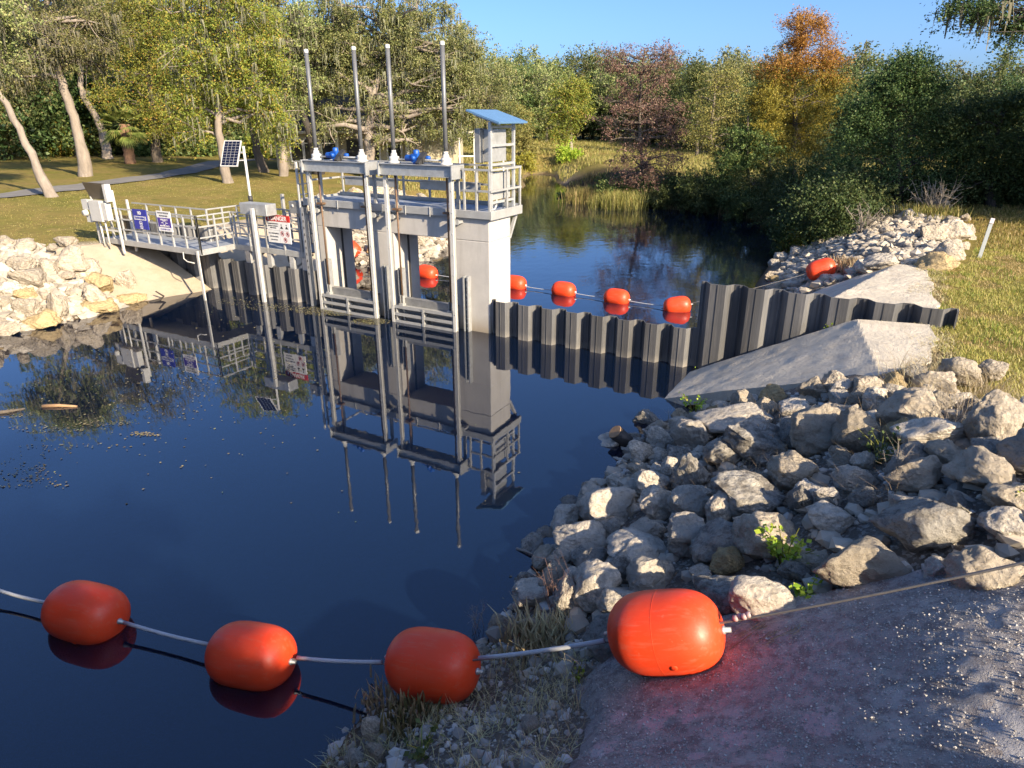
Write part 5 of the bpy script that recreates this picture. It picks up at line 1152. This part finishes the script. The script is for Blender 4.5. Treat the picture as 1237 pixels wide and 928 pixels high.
wood([('dark', -60, 62, 1.2), ('oak2', -20, 66, 1.15), ('dark', 30, 70, 1.2), ('oak2', 60, 78, 1.3), ('dark', 85, 72, 1.1), ('oak', 115, 84, 1.3), ('dark', 150, 80, 1.2), ('oak2', 175, 90, 1.3), ('oak', 205, 84, 1.2), ('dark', 235, 92, 1.3), ('oak2', 262, 98, 1.3)], 'behind the left lawn')
wood([('oak', 300, 92, 1.2), ('dark', 335, 96, 1.1), ('oak2', 370, 100, 1.2), ('oak', 410, 96, 1.1), ('dark', 450, 104, 1.2), ('oak', 500, 104, 1.1), ('oak2', 545, 100, 1.05)], 'behind the house')
wood([('oak2', 585, 92, .80), ('oak', 612, 104, .82), ('oak', 640, 112, .92), ('gold', 622, 96, .55), ('oak2', 660, 106, .78), ('dark', 672, 118, .9), ('oak', 705, 122, .98), ('dark', 728, 116, .95), ('oak2', 752, 110, .86), ('oak', 800, 112, .9), ('pine', 735, 128, .72)], 'across the meadow')
wood([('oak', 825, 100, .84), ('dark', 850, 92, .82), ('oak2', 875, 96, .85), ('dark', 900, 84, .78), ('oak', 925, 98, .82), ('dark', 985, 82, .75), ('gold', 1010, 86, .72), ('oak', 1035, 88, .80), ('dark', 1150, 66, .60), ('oak', 1215, 84, .84), ('pine', 1225, 96, .66), ('dark', 1250, 60, .68), ('oak2', 1130, 90, .72)], 'behind the cypress and dark oaks')
wood([('oak', 585, 118, .95), ('dark', 605, 120, 1.0), ('oak2', 632, 124, 1.0), ('dark', 655, 126, 1.0), ('oak', 680, 128, 1.0), ('oak2', 716, 126, 1.0), ('oak', 742, 124, 1.0), ('dark', 770, 112, .95), ('oak2', 790, 118, .95), ('oak', 812, 116, .95), ('dark', 838, 108, .9), ('oak', 862, 108, .92), ('oak2', 890, 106, .9), ('dark', 915, 104, .9), ('oak', 945, 104, .92), ('dark', 1000, 74, .72), ('oak2', 1018, 100, .92), ('dark', 1060, 84, .8), ('oak', 1095, 92, .85), ('dark', 1185, 76, .72)], 'closing the view upstream')
for (x_, y_, k_, sc_) in ((19.5, 19, 'dark', 1.0), (24, 16.5, 'oak', 1.0), (27, 21, 'dark', 1.0), (22, 25, 'oak2', 1.0), (31, 17, 'oak', 1.05), (20, 31, 'dark', 1.0), (27, 29, 'oak', 1.0)):
    o = copy_tree(PROT[k_]); o.location = (x_, y_, terr(x_, y_)); o.rotation_euler = (0, 0, x_ * 3); o.scale = (sc_ * .8, sc_ * .8, sc_); tag(o, 'woodland tree just outside the right border that shades the near bank upstream', 'tree', BG)
# far wood: one mass of leaves down to the ground behind the single trees
def far_wood(name, mat, n, seed, bands, ls):
    rg = np.random.default_rng(seed); P = []
    for (p0, p1, d0, d1, h) in bands:
        k = int(n * (p1 - p0) / 1400); nc = max(10, int((p1 - p0) * .55)); cp = rg.uniform(p0, p1, nc); cd = rg.uniform(d0, d1, nc); ch = h * rg.random(nc) ** .8
        w = rg.integers(0, nc, k)
        for q in range(nc):
            d = ray(cp[q], 150); t = cd[q] / (d[0] * FX + d[1] * FY); x, y = CAM[0] + d[0] * t, CAM[1] + d[1] * t; g = 1.6; m_ = int((w == q).sum())
            P.append(np.array([x, y, g + ch[q]]) + rg.normal(0, 1, (m_, 3)) * np.array([1.6, 1.6, 1.0]))
    P = np.concatenate(P); P = P[P[:, 2] > 1.0]; V, F = leaves(P, ls, rg, .4); tag(link(name, np_mesh(name, V, F, 4, M[mat])), kind='stuff')
bands = [(-90, 330, 76, 96, 7), (330, 590, 96, 112, 7), (590, 760, 122, 132, 8), (760, 1000, 98, 116, 8), (1000, 1290, 70, 90, 7)]
far_wood('far_wood', 'leaf_mid', 70000, 71, bands, .30); far_wood('far_wood', 'leaf_dark', 50000, 72, bands, .30)
for k, o in list(PROT.items()):
    if k not in PUSED: raise RuntimeError(k)
# ------------------------------------------------------------------ shrubs, reeds and undergrowth
def shrub(label, px, py, zb, w, h, leaf, lsize, n, cr, seed, name='shrub', group='shrubs along the banks', depth=.8, cat='shrub', stems='bark_dk'):
    rg = np.random.default_rng(seed); b = on_ground(px, py); root = empty(name, b); tag(root, label, cat, group)
    cl = ell_clumps([(px, py - h * .48, w / 2, h * .5, max(8, int(w * h / 60)))], b, rg, depth); cl[:, 2] = np.maximum(cl[:, 2], b[2] + .1)
    grow(root, b, [np.array(b) - [0, 0, .15], np.array([b[0], b[1], b[2] + .2]), cl.mean(0)], .05, cl, cr, leaf, lsize, n, stems, rg, limb_n=20, leaf_name='foliage')
SHR = 'dark undergrowth shrubs behind the left lawn'
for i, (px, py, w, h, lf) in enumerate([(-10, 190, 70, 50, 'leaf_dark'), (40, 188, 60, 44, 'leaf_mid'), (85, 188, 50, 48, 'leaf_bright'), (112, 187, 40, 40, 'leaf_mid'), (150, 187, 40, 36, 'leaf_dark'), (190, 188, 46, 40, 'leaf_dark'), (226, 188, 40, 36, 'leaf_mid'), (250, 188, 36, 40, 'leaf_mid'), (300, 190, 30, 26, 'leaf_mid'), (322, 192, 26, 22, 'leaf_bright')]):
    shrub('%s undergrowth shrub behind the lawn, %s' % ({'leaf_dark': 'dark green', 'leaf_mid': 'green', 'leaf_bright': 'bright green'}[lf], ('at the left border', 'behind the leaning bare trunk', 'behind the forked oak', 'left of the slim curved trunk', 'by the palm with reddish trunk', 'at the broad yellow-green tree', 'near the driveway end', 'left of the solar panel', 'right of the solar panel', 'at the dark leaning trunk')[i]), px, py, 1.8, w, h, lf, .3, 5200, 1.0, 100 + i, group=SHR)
shrub('low bright clipped hedge in front of the house, right of the second motor', 525, 199, 1.8, 44, 14, 'leaf_lime', .14, 5000, .5, 121, 'hedge', cat='hedge')
shrub('orange-brown shrub on the meadow edge beside the roofed panel', 640, 192, 1.2, 30, 34, 'leaf_rust', .18, 5200, .6, 122)
shrub('yellowish shrub on the meadow edge below the orange one', 632, 206, .6, 22, 20, 'leaf_gold', .16, 3200, .5, 123)
shrub('bright green bush at the pine foot beyond the meadow', 690, 192, 1.4, 28, 16, 'leaf_lime', .2, 3000, .7, 124)
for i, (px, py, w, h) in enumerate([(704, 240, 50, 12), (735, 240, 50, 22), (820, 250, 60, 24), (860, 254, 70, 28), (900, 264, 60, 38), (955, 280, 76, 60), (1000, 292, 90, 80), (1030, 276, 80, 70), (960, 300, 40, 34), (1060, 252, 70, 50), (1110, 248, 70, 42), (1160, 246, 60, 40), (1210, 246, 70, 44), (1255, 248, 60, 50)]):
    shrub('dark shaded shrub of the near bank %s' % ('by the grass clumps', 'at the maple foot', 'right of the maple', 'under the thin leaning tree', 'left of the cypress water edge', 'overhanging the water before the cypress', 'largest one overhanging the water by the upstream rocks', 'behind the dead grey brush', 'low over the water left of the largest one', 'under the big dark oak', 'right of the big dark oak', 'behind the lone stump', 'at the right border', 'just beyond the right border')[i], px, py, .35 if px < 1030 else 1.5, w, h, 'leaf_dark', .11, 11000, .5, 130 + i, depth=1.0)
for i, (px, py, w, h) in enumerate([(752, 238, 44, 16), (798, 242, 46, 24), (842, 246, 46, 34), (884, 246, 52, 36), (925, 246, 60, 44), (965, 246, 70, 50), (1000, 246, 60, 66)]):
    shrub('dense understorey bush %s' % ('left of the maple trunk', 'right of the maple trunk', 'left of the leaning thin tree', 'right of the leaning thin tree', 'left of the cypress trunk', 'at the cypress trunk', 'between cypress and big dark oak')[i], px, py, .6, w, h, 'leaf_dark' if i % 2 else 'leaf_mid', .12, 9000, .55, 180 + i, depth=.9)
shrub('sunlit lime-green vine leaves among the dark trees', 1154, 232, 1.5, 36, 56, 'leaf_lime', .13, 900, .45, 150, 'vine', cat='vine')
shrub('yellow-green small bush hanging low over the water', 968, 300, .3, 26, 30, 'leaf_bright', .11, 1500, .4, 151)
def blades(P, h, w, lean, rg, bend=.5):
    n = len(P); a = rg.uniform(0, 6.28, n); hh = h * rg.uniform(.5, 1.15, n); d = np.stack([np.cos(a), np.sin(a), 0 * a], 1); sd = np.stack([-np.sin(a), np.cos(a), 0 * a], 1)
    ll = (lean * rg.uniform(.2, 1.2, n) * hh)[:, None]; ww = (w * rg.uniform(.6, 1.2, n))[:, None]
    m_ = P + d * ll * .35 + np.stack([0 * a, 0 * a, hh * .6], 1); t = P + d * ll + np.stack([0 * a, 0 * a, hh], 1)
    V = np.stack([P - sd * ww, P + sd * ww, m_ + sd * ww * .7, m_ - sd * ww * .7, t + sd * ww * .1, t - sd * ww * .1], 1).reshape(-1, 3)
    k = np.arange(n)[:, None] * 6; F = np.concatenate([k + np.array([0, 1, 2, 3]), k + np.array([3, 2, 4, 5])]); return V, F
def clump(name, label, px, py, zb, w, h, n, mat, seed, cat='grass clump', group='grass clumps along the far water edge'):
    rg = np.random.default_rng(seed); b = at(px, py, zb); b = (b[0], b[1], max(terr(b[0], b[1]), -.05)); s = depth_of(b) / PF
    P = rg.normal(0, 1, (n, 3)) * np.array([w * s * .3, w * s * .3, 0]); V, F = blades(P, h * s, .018 * max(1, s * 20), .5, rg)
    o = link(name, np_mesh(name, V, F, 4, M[mat])); o.location = b; tag(o, label, cat, group)
clump('grass_clump', 'yellow grass clump at the water edge below the maple', 748, 250, .05, 46, 20, 1500, 'reed_y', 160)
clump('grass_clump', 'green-yellow grass clump left of the yellow one below the maple', 708, 244, .05, 34, 18, 1200, 'reed_y', 161)
clump('grass_clump', 'pale tussock at the water edge right of the yellow clump', 786, 248, .05, 40, 16, 900, 'reed', 162)
clump('grass_clump', 'olive grass tuft on the crest of the upstream rocks', 1120, 262, 1.9, 60, 15, 1100, 'reed_y', 163)
clump('grass_clump', 'straw tuft beside the upstream float', 1020, 338, .9, 36, 14, 500, 'straw', 164)
clump('grass_clump', 'sunlit dry tuft between the third float and the biggest float', 655, 792, .3, 60, 34, 420, 'straw', 165, group='dry tufts on the near shoal')
clump('grass_clump', 'dry tuft under the third float', 470, 850, .1, 60, 24, 160, 'straw', 166, group='dry tufts on the near shoal')
clump('grass_clump', 'greenish tuft at the bottom edge by the water', 500, 905, .1, 60, 22, 160, 'reed', 167, group='dry tufts on the near shoal')
def stuff_blades(name, n, xr, yr, h, w, lean, mat, seed, test, kind='stuff', clumpy=0.0):
    rg = np.random.default_rng(seed); X = rg.uniform(*xr, n); Y = rg.uniform(*yr, n)
    if clumpy: X = np.repeat(X[:n // 14], 14) + rg.normal(0, clumpy, n // 14 * 14); Y = np.repeat(Y[:n // 14], 14) + rg.normal(0, clumpy, n // 14 * 14)
    k = test(X, Y); X, Y = X[k], Y[k]; Z = terr_np(X, Y) + (np.where((X > 5.2) & (X < 10.2) & (Y > -3.4) & (Y < 6.4), .21, 0) if seed in (214, 215) else 0); P = np.stack([X, Y, Z - .01], 1)
    V, F = blades(P, h, w, lean, rg); tag(link(name, np_mesh(name, V, F, 4, M[mat])), kind=kind)
gtest = lambda X, Y: (X > 10.0 + .6 * vnoise(X, Y, .6)) & (river_sd(X, Y) > 3.4) & ~((Y > 7) & (X < 11.9 - .12 * np.abs(Y - 13)) ) & ~((Y < -2.6) & (X < 10.9)) & (vnoise(X + 5, Y, .9) + .55 * vnoise(X, Y, .3) > -.30)
dry = lambda X, Y: vnoise(X + 3, Y, 1.1) + .7 * vnoise(X, Y, .4) > .12
stuff_blades('grass', 120000, (9.8, 19), (-4.2, 10), .085, .006, .9, 'grass', 201, lambda X, Y: gtest(X, Y) & ~dry(X, Y))
stuff_blades('grass', 50000, (9.8, 19), (-4.2, 10), .07, .006, 1.1, 'grass_dry', 211, lambda X, Y: gtest(X, Y) & dry(X, Y))
stuff_blades('grass', 26000, (9.8, 19), (-4.2, 10), .12, .008, .8, 'grass_green', 212, lambda X, Y: gtest(X, Y) & (vnoise(X, Y + 8, .5) > .2))
stuff_blades('grass', 60000, (11, 28), (10, 24), .13, .011, .8, 'grass', 202, gtest)
stuff_blades('grass', 26000, (-32, -14.2), (-8, 16), .04, .010, .8, 'grass', 203, lambda X, Y: (river_sd(X, Y) > 3.1) & ~((Y < 4) & (X > -15.3)) & (vnoise(X, Y, 1.5) > -.3))
stuff_blades('reeds', 22000, (-14, 8), (11, 45), .6, .025, .5, 'reed', 204, lambda X, Y: (river_sd(X, Y) > -.25) & (river_sd(X, Y) < 2.2) & (X > -10.5 - np.maximum(Y - 28, 0) * .5) & ((Y > 20.5) | (X > 5)) & (Y > 17), clumpy=.25)
stuff_blades('meadow_grass', 70000, (-50, 25), (38, 90), .40, .035, .7, 'reed_y', 213, lambda X, Y: (river_sd(X, Y) > .3) & (vnoise(X, Y, 4) > -.32))
stuff_blades('meadow_grass', 40000, (-45, -13), (18, 75), .28, .03, .6, 'reed_y', 205, lambda X, Y: (river_sd(X, Y) > .1) & (river_sd(X, Y) < 9) & (X < -13 - np.maximum(Y - 25, 0) * .5))
wt = lambda X, Y: ~inside(GPa, X, Y) & (Y < -2.9 - .38 * (np.minimum(X, 9.4) - 6)) & (river_sd(X, Y) > .15) & (vnoise(X, Y, .8) > -.1)
stuff_blades('dry_weeds', 6500, (5.4, 11.8), (-13, -3), .28, .0028, 1.3, 'straw', 206, wt, clumpy=.10)
stuff_blades('dry_weeds', 3000, (9.5, 12), (-7, -3.4), .40, .004, 1.2, 'straw', 207, lambda X, Y: vnoise(X, Y, .5) > 0, clumpy=.12)
stuff_blades('grass_thatch', 5000, (5.4, 8.2), (-13.2, -10.4), .13, .004, 1.4, 'straw', 208, lambda X, Y: ~inside(GPa, X, Y) & (river_sd(X, Y) > .05) & (vnoise(X, Y, .4) > -.1), clumpy=.07)
stuff_blades('grass_thatch', 14000, (9.5, 10.9), (-3.6, 6.6), .07, .009, 2.0, 'straw', 214, lambda X, Y: (np.abs(X - 10.25 - .5 * vnoise(X, Y, .7)) < .38) & (vnoise(X, Y, .5) > -.25))
stuff_blades('grass_thatch', 2500, (9.0, 10.3), (-.75, -.2), .05, .008, 2.2, 'straw', 215, lambda X, Y: vnoise(X, Y, .3) > -.2)
# strands caught along the cable line on the grout
rg_ = np.random.default_rng(209)
mbs = MB()
for k in range(34):
    a = np.array(on_ground(880 + rg_.uniform(-40, 60), 790 + rg_.uniform(-14, 14))); b_ = np.array(on_ground(1010 + rg_.uniform(-60, 40), 718 + rg_.uniform(-8, 14)))
    q = [a + (b_ - a) * t + np.array([rg_.normal(0, .03), rg_.normal(0, .03), 0]) for t in np.linspace(rg_.uniform(0, .4), rg_.uniform(.6, 1), 6)]
    mbs.tube([(p[0], p[1], terr(p[0], p[1]) + .085) for p in q], .0025, 4, False)
tag(mbs.build('dry_strands', M['straw']), kind='stuff')
# leafy weeds among the rocks
def weed(label, px, py, w, n, seed, mat='leaf_lime', ls=.07):
    rg = np.random.default_rng(seed); b = on_ground(px, py); root = empty('leafy_weed', b); tag(root, label, 'weed', 'green weeds on the near bank')
    s = depth_of(b) / PF * w; mb = MB(); LP = []
    for k in range(max(6, n // 18)):
        a = rg.uniform(0, 6.28); e = np.array([math.cos(a) * s * rg.uniform(.2, .6), math.sin(a) * s * rg.uniform(.2, .6), s * rg.uniform(.35, .95)]); mb.tube([(0, 0, -.05), e * np.array([.35, .35, .6]), e], [.006, .005, .003], 5, False)
        for j in range(max(3, n // max(6, n // 18))): LP.append(e * np.array([.3, .3, .35]) + (e * np.array([.7, .7, .65])) * rg.random() + rg.normal(0, .035, 3))
    mb.build('stem', M['leaf_bright'], root); V, F = leaves(np.array(LP), ls, rg, 1.0, 1.4); link('foliage', np_mesh('foliage', V, F, 4, M[mat]), root)
weed('bright green leafy weed right above the biggest float cable', 945, 690, 60, 190, 301); weed('trailing green sprig below the bright leafy weed', 972, 727, 34, 70, 302)
weed('small green plant on the rocks at the apron corner', 838, 505, 34, 90, 303); weed('dull green creeping weed under the squarish block', 1062, 560, 60, 130, 304, 'leaf_mid', .05); weed('green weed under the rounded boulder at the right border', 1222, 612, 44, 120, 305, 'leaf_bright', .05)
weed('tiny green tuft on the concrete apron slope', 1003, 406, 16, 40, 306); weed('tiny green tuft at the apron waterline', 842, 455, 12, 30, 307, 'leaf_lime', .05); weed('tiny bright weed on the gravel shoal', 698, 820, 16, 26, 308, 'leaf_lime', .05); weed('low green weed on the shoal near the bottom edge', 510, 915, 40, 60, 309, 'leaf_mid', .06)
# dead brush
def brush(label, px, py, zb, w, h, n, seed, mat='twig', name='dead_brush', th=.012, cat='dead brush'):
    rg = np.random.default_rng(seed); b = on_ground(px, py) if zb is None else at(px, py, zb); root_mb = MB(); s = depth_of(b) / PF
    for k in range(n):
        a = rg.uniform(0, 6.28); r = rg.uniform(.1, 1) * w * s * .5; e = Vector((math.cos(a) * r, math.sin(a) * r, h * s * rg.uniform(.5, 1))); m_ = e * .5 + Vector(rg.normal(0, .08, 3)) * h * s
        root_mb.tube([(rg.normal(0, .05), rg.normal(0, .05), -.1), m_, e], [th, th * .7, th * .35], 5, False)
        for q in range(4): t = m_.lerp(e, rg.random()); root_mb.tube([t, t + Vector(rg.normal(0, 1, 3)) * h * s * .18], [th * .4, th * .15], 4, False)
    o = root_mb.build(name, M[mat]); o.location = b; tag(o, label, cat)
brush('grey dead brush above the upstream rocks, left of the crest', 1040, 285, 1.5, 50, 40, 20, 401, th=.02); brush('larger pale dead brush on the crest of the upstream rocks', 1128, 262, 1.9, 70, 42, 44, 402, th=.02)
brush('reddish dead twigs at the water by the thin standing slab', 672, 740, None, 60, 70, 16, 403, 'redtwig', 'dead_twig', .004) if False else None
M['redtwig'] = simple('reddish_twig', (.24, .14, .11), .9, 0, .4, 8)
brush('reddish dead twigs at the water by the thin standing slab', 676, 742, None, 60, 70, 18, 403, 'redtwig', 'dead_twig', .004)
brush('bleached dead twigs in front of the long slab', 925, 545, None, 60, 56, 14, 404, 'twig', 'dead_twig', .005); brush('dead twigs between the slab boulders near the right border', 1150, 520, None, 90, 50, 16, 405, 'twig', 'dead_twig', .005)
brush('thin dead twigs above the lichen-blotched boulder', 1085, 590, None, 90, 60, 14, 406, 'twig', 'dead_twig', .004); brush('dead twigs at the left of the bright weed', 905, 660, None, 50, 40, 12, 407, 'twig', 'dead_twig', .004)
brush('dry stalks standing in water behind the third float', 575, 762, .0, 40, 40, 7, 408, 'twig', 'dead_twig', .004)
# stump and logs
b_ = at(1174, 247, 1.7); mb = MB(); rgq = random.Random(5); mb.tube([(b_[0], b_[1], 1.4), (b_[0] + .02, b_[1], 1.9), (b_[0] + .1, b_[1], 2.35), (b_[0] + .12, b_[1], 2.6)], [.3, .2, .16, .06], 9); mb.tube([(b_[0], b_[1], 1.8), (b_[0] - .12, b_[1], 2.3), (b_[0] - .14, b_[1], 2.5)], [.12, .09, .03], 7)
tag(mb.build('tree_stump', M['bark']), 'grey weathered stump at the edge of the dark trees', 'stump')
lg_ = empty('log', at(757, 535, 0)); tag(lg_, 'dark wet log with a tan sawn end beside the pale rock in the water', 'log')
dl = Vector((-.40, -.42, .60)).normalized(); e0 = dl * -.55; e1 = dl * .36
MB().tube([e0, e0.lerp(e1, .5), e1], [.15, .15, .14], 14).build('bark', M['wetwood'], lg_); MB().tube([e1 + dl * .001, e1 + dl * .012], [.137, .130], 14).build('sawn_end', M['logend'], lg_)
def drift(name, label, pts, r, mat):
    P = [at(px, py, z) for (px, py, z) in pts]; n = len(P); tag(MB().tube(P, [r * (1 - .6 * k / (n - 1)) for k in range(n)], 8).build(name, M[mat]), label, 'driftwood')
drift('driftwood', 'dark branched driftwood at the tip of the far rocks', [(181, 366, -.02), (193, 362, .04), (198, 358, .10), (188, 352, .30)], .06, 'bark_dk')
drift('driftwood', 'orange-brown stick floating left of the rock reflections', [(52, 491, .01), (72, 490, .03), (93, 491, .01)], .05, 'logend')
drift('driftwood', 'dark floating log at the left border', [(-10, 500, .01), (10, 497, .03), (30, 494, .0)], .05, 'bark')
drift('driftwood', 'pale half-sunk branch at the bank left of the red twigs', [(624, 663, .0), (640, 668, .03), (655, 676, .01)], .022, 'twig')
# floating leaves, and drifted debris at the gates (stuff)
def floaters(name, n, polys, size, mat, seed):
    rg = np.random.default_rng(seed); P = []
    for (cx, cy, rx, ry, k) in polys:
        for q in range(k):
            a = rg.uniform(0, 6.28); r = rg.random() ** .6; x, y, _ = at(cx + math.cos(a) * rx * r, cy + math.sin(a) * ry * r, 0)
            if river_sd(np.array([x]), np.array([y]))[0] < -.03: P.append((x, y, .006 + .012 * rg.random()))
    V, F = leaves(np.array(P), size, rg, 14, 1.3); tag(link(name, np_mesh(name, V, F, 4, M[mat])), kind='stuff')
M['floatleaf'] = leafmat('floating_leaves', [(0, (.06, .045, .022)), (.5, (.12, .095, .05)), (.85, (.15, .13, .07)), (1, (.08, .10, .025))], .1)
floaters('floating_leaves', 0, [(60, 518, 50, 5, 60), (120, 512, 50, 4, 60), (175, 525, 22, 3, 70), (40, 560, 60, 22, 40), (150, 470, 110, 50, 160), (240, 460, 40, 14, 40), (90, 540, 70, 4, 40), (30, 585, 60, 5, 40), (230, 500, 140, 70, 110), (110, 400, 60, 30, 60), (30, 570, 40, 14, 70), (330, 560, 300, 90, 26), (300, 400, 70, 40, 120), (640, 690, 30, 20, 8), (10, 500, 30, 6, 60), (370, 440, 40, 30, 30)], .045, 'floatleaf', 501)
floaters('floating_debris', 0, [(400, 376, 44, 6, 900), (448, 389, 24, 4, 380), (330, 372, 40, 5, 260), (290, 364, 30, 5, 140), (370, 362, 20, 3, 160)], .042, 'floatleaf', 502)
# ------------------------------------------------------------------ house beyond the lawn
hb = at(436, 206, 1.8); H_ = empty('house', (hb[0], hb[1], terr(hb[0], hb[1])), YAW); tag(H_, 'single-storey cream house with a dark hipped roof beyond the lawn', 'house')
mb = MB(); mb.box(-6.2, 4.2, 0, 7, -.3, 2.75); mb.box(4.2, 7.2, 1.0, 7, -.3, 2.75); mb.build('wall', M['wallpaint'], H_)
def hip(x0, x1, y0, y1, z, h, o=.5):
    x0 -= o; x1 += o; y0 -= o; y1 += o; m_ = (y1 - y0) / 2
    return [(x0, y0, z), (x1, y0, z), (x1, y1, z), (x0, y1, z), (x0 + m_, y0 + m_, z + h), (x1 - m_, y0 + m_, z + h)], [(0,1,5,4), (1,2,5), (2,3,4,5), (3,0,4), (3,2,1,0)]
rf = MB(); rf.add(*hip(-6.2, 4.2, 0, 7, 2.76, 2.5)); rf = rf.build('roof', M['shingle'], H_)
MB().box(-6.75, 4.75, -.56, -.51, 2.58, 2.76).build('fascia', M['trim'], rf)
g = MB(); g.add([(4.0, .5, 2.76), (7.6, .5, 2.76), (7.6, 7.4, 2.76), (4.0, 7.4, 2.76), (5.8, .5, 3.9), (5.8, 7.4, 3.9)], [(0,1,4), (1,2,5,4), (2,3,5), (3,0,4,5), (3,2,1,0)]); g.build('side_roof', M['shingle'], H_)
g = MB(); g.add([(4.15, .48, 2.77), (7.45, .48, 2.77), (5.8, .48, 3.78), (4.15, .9, 2.77), (7.45, .9, 2.77), (5.8, .9, 3.78)], [(0,1,2), (5,4,3)]); g.build('gable', M['trim'], H_)
MB().box(5.3, 6.3, .44, .475, 2.95, 3.25).build('gable_vent', M['wallpaint'], H_)
def arch(cx, w, z0, z1, y, grow_=0):
    w2 = w / 2 + grow_; pts = [(cx - w2, z0 - grow_), (cx + w2, z0 - grow_)]; r = w2
    for k in range(9): a = math.pi * k / 8; pts.append((cx + r * math.cos(a), z1 - w / 2 * .6 + r * .6 * math.sin(a) + grow_ * .4))
    return pts
for (cx, w, z0, z1) in ((-4.6, .8, .7, 2.2), (-3.5, 1.0, .3, 2.3), (-2.2, 1.0, .05, 2.3), (1.0, .9, .7, 2.2), (2.6, .9, .7, 2.2)):
    fr_ = MB().prism(arch(cx, w, z0, z1, 0, .12), -.08, -.002).build('window', M['trim'], H_); MB().prism(arch(cx, w, z0, z1, 0), -.10, -.081).build('pane', M['winglass'], fr_)
    MB().box(cx - w / 2, cx + w / 2, -.115, -.101, z1 - w * .42, z1 - w * .36).build('glazing_bar', M['trim'], fr_)
d_ = MB().box(-.9, .1, -.08, -.002, 0, 2.15).build('door', M['dark'], H_); MB().box(-.02, .04, -.12, -.081, 1.0, 1.1).build('handle', M['galv'], d_)
for x in (-5.6, -1.5, 3.6): MB().box(x - .12, x + .12, -.5, -.26, -.2, 2.58).build('porch_column', M['trim'], H_)
# screened porch at the right end
sp_ = MB()
for x in (7.3, 8.4, 9.5, 10.6): sp_.box(x, x + .1, 1.0, 1.1, -.2, 2.6)
sp_.box(7.25, 10.75, .98, 1.12, 2.6, 2.75); sp_.box(7.25, 10.75, .99, 1.11, .9, 1.0); sp_.build('porch_frame', M['trim'], H_)
# ------------------------------------------------------------------ road bridge the photograph is taken from
B_ = empty('road_bridge', (0, -15.7, 0)); tag(B_, 'concrete road bridge with a low parapet under the viewpoint', 'bridge')
MB().box(-30, 40, -9, -.02, 3.2, 3.9).build('bridge_deck', M['conc'], B_); MB().box(-30, 40, .0, .26, 3.0, 4.55).build('parapet', M['conc'], B_)
for x in (-12.5, -3, 5): MB().box(x - .4, x + .4, -8, -.5, -2, 3.19).build('pier', M['conc'], B_)
# ------------------------------------------------------------------ light, sky, camera
EL, AZV = R_(27), Vector((.94, -.34, 0)).normalized()
sd_ = Vector((AZV.x * math.cos(EL), AZV.y * math.cos(EL), math.sin(EL)))
su = bpy.data.lights.new('sun', 'SUN'); su.energy = 4.5; su.angle = R_(.53); su.color = (1, .83, .60)
so = bpy.data.objects.new('sun', su); COL.objects.link(so); so.rotation_mode = 'QUATERNION'; so.rotation_quaternion = sd_.to_track_quat('Z', 'Y'); so.location = sd_ * 60
wd = bpy.data.worlds.new('World'); SC.world = wd; wd.use_nodes = True; nt = wd.node_tree; bg = nt.nodes['Background']
sk = nt.nodes.new('ShaderNodeTexSky'); sk.sky_type = 'NISHITA'; sk.sun_disc = False; sk.sun_elevation = EL; sk.sun_rotation = math.atan2(AZV.x, AZV.y); sk.air_density = .65; sk.dust_density = 2.1; sk.ozone_density = 7.0
nt.links.new(sk.outputs[0], bg.inputs[0]); bg.inputs[1].default_value = .11
cam = bpy.data.cameras.new('camera'); cam.sensor_width = 36; cam.lens = 36 * PF / PW; cam.clip_end = 3000; cam.clip_start = .05
co = bpy.data.objects.new('camera', cam); COL.objects.link(co); co.location = CAM; co.rotation_euler = (R_(90) - TH, 0, YAW); SC.camera = co
SC.view_settings.view_transform = 'Standard'; SC.view_settings.look = 'None'; SC.view_settings.gamma = 1; SC.view_settings.exposure = 1.35
SC.cycles.max_bounces = 6; SC.cycles.transparent_max_bounces = 12; SC.cycles.caustics_reflective = False; SC.cycles.caustics_refractive = False; SC.cycles.use_denoising = True
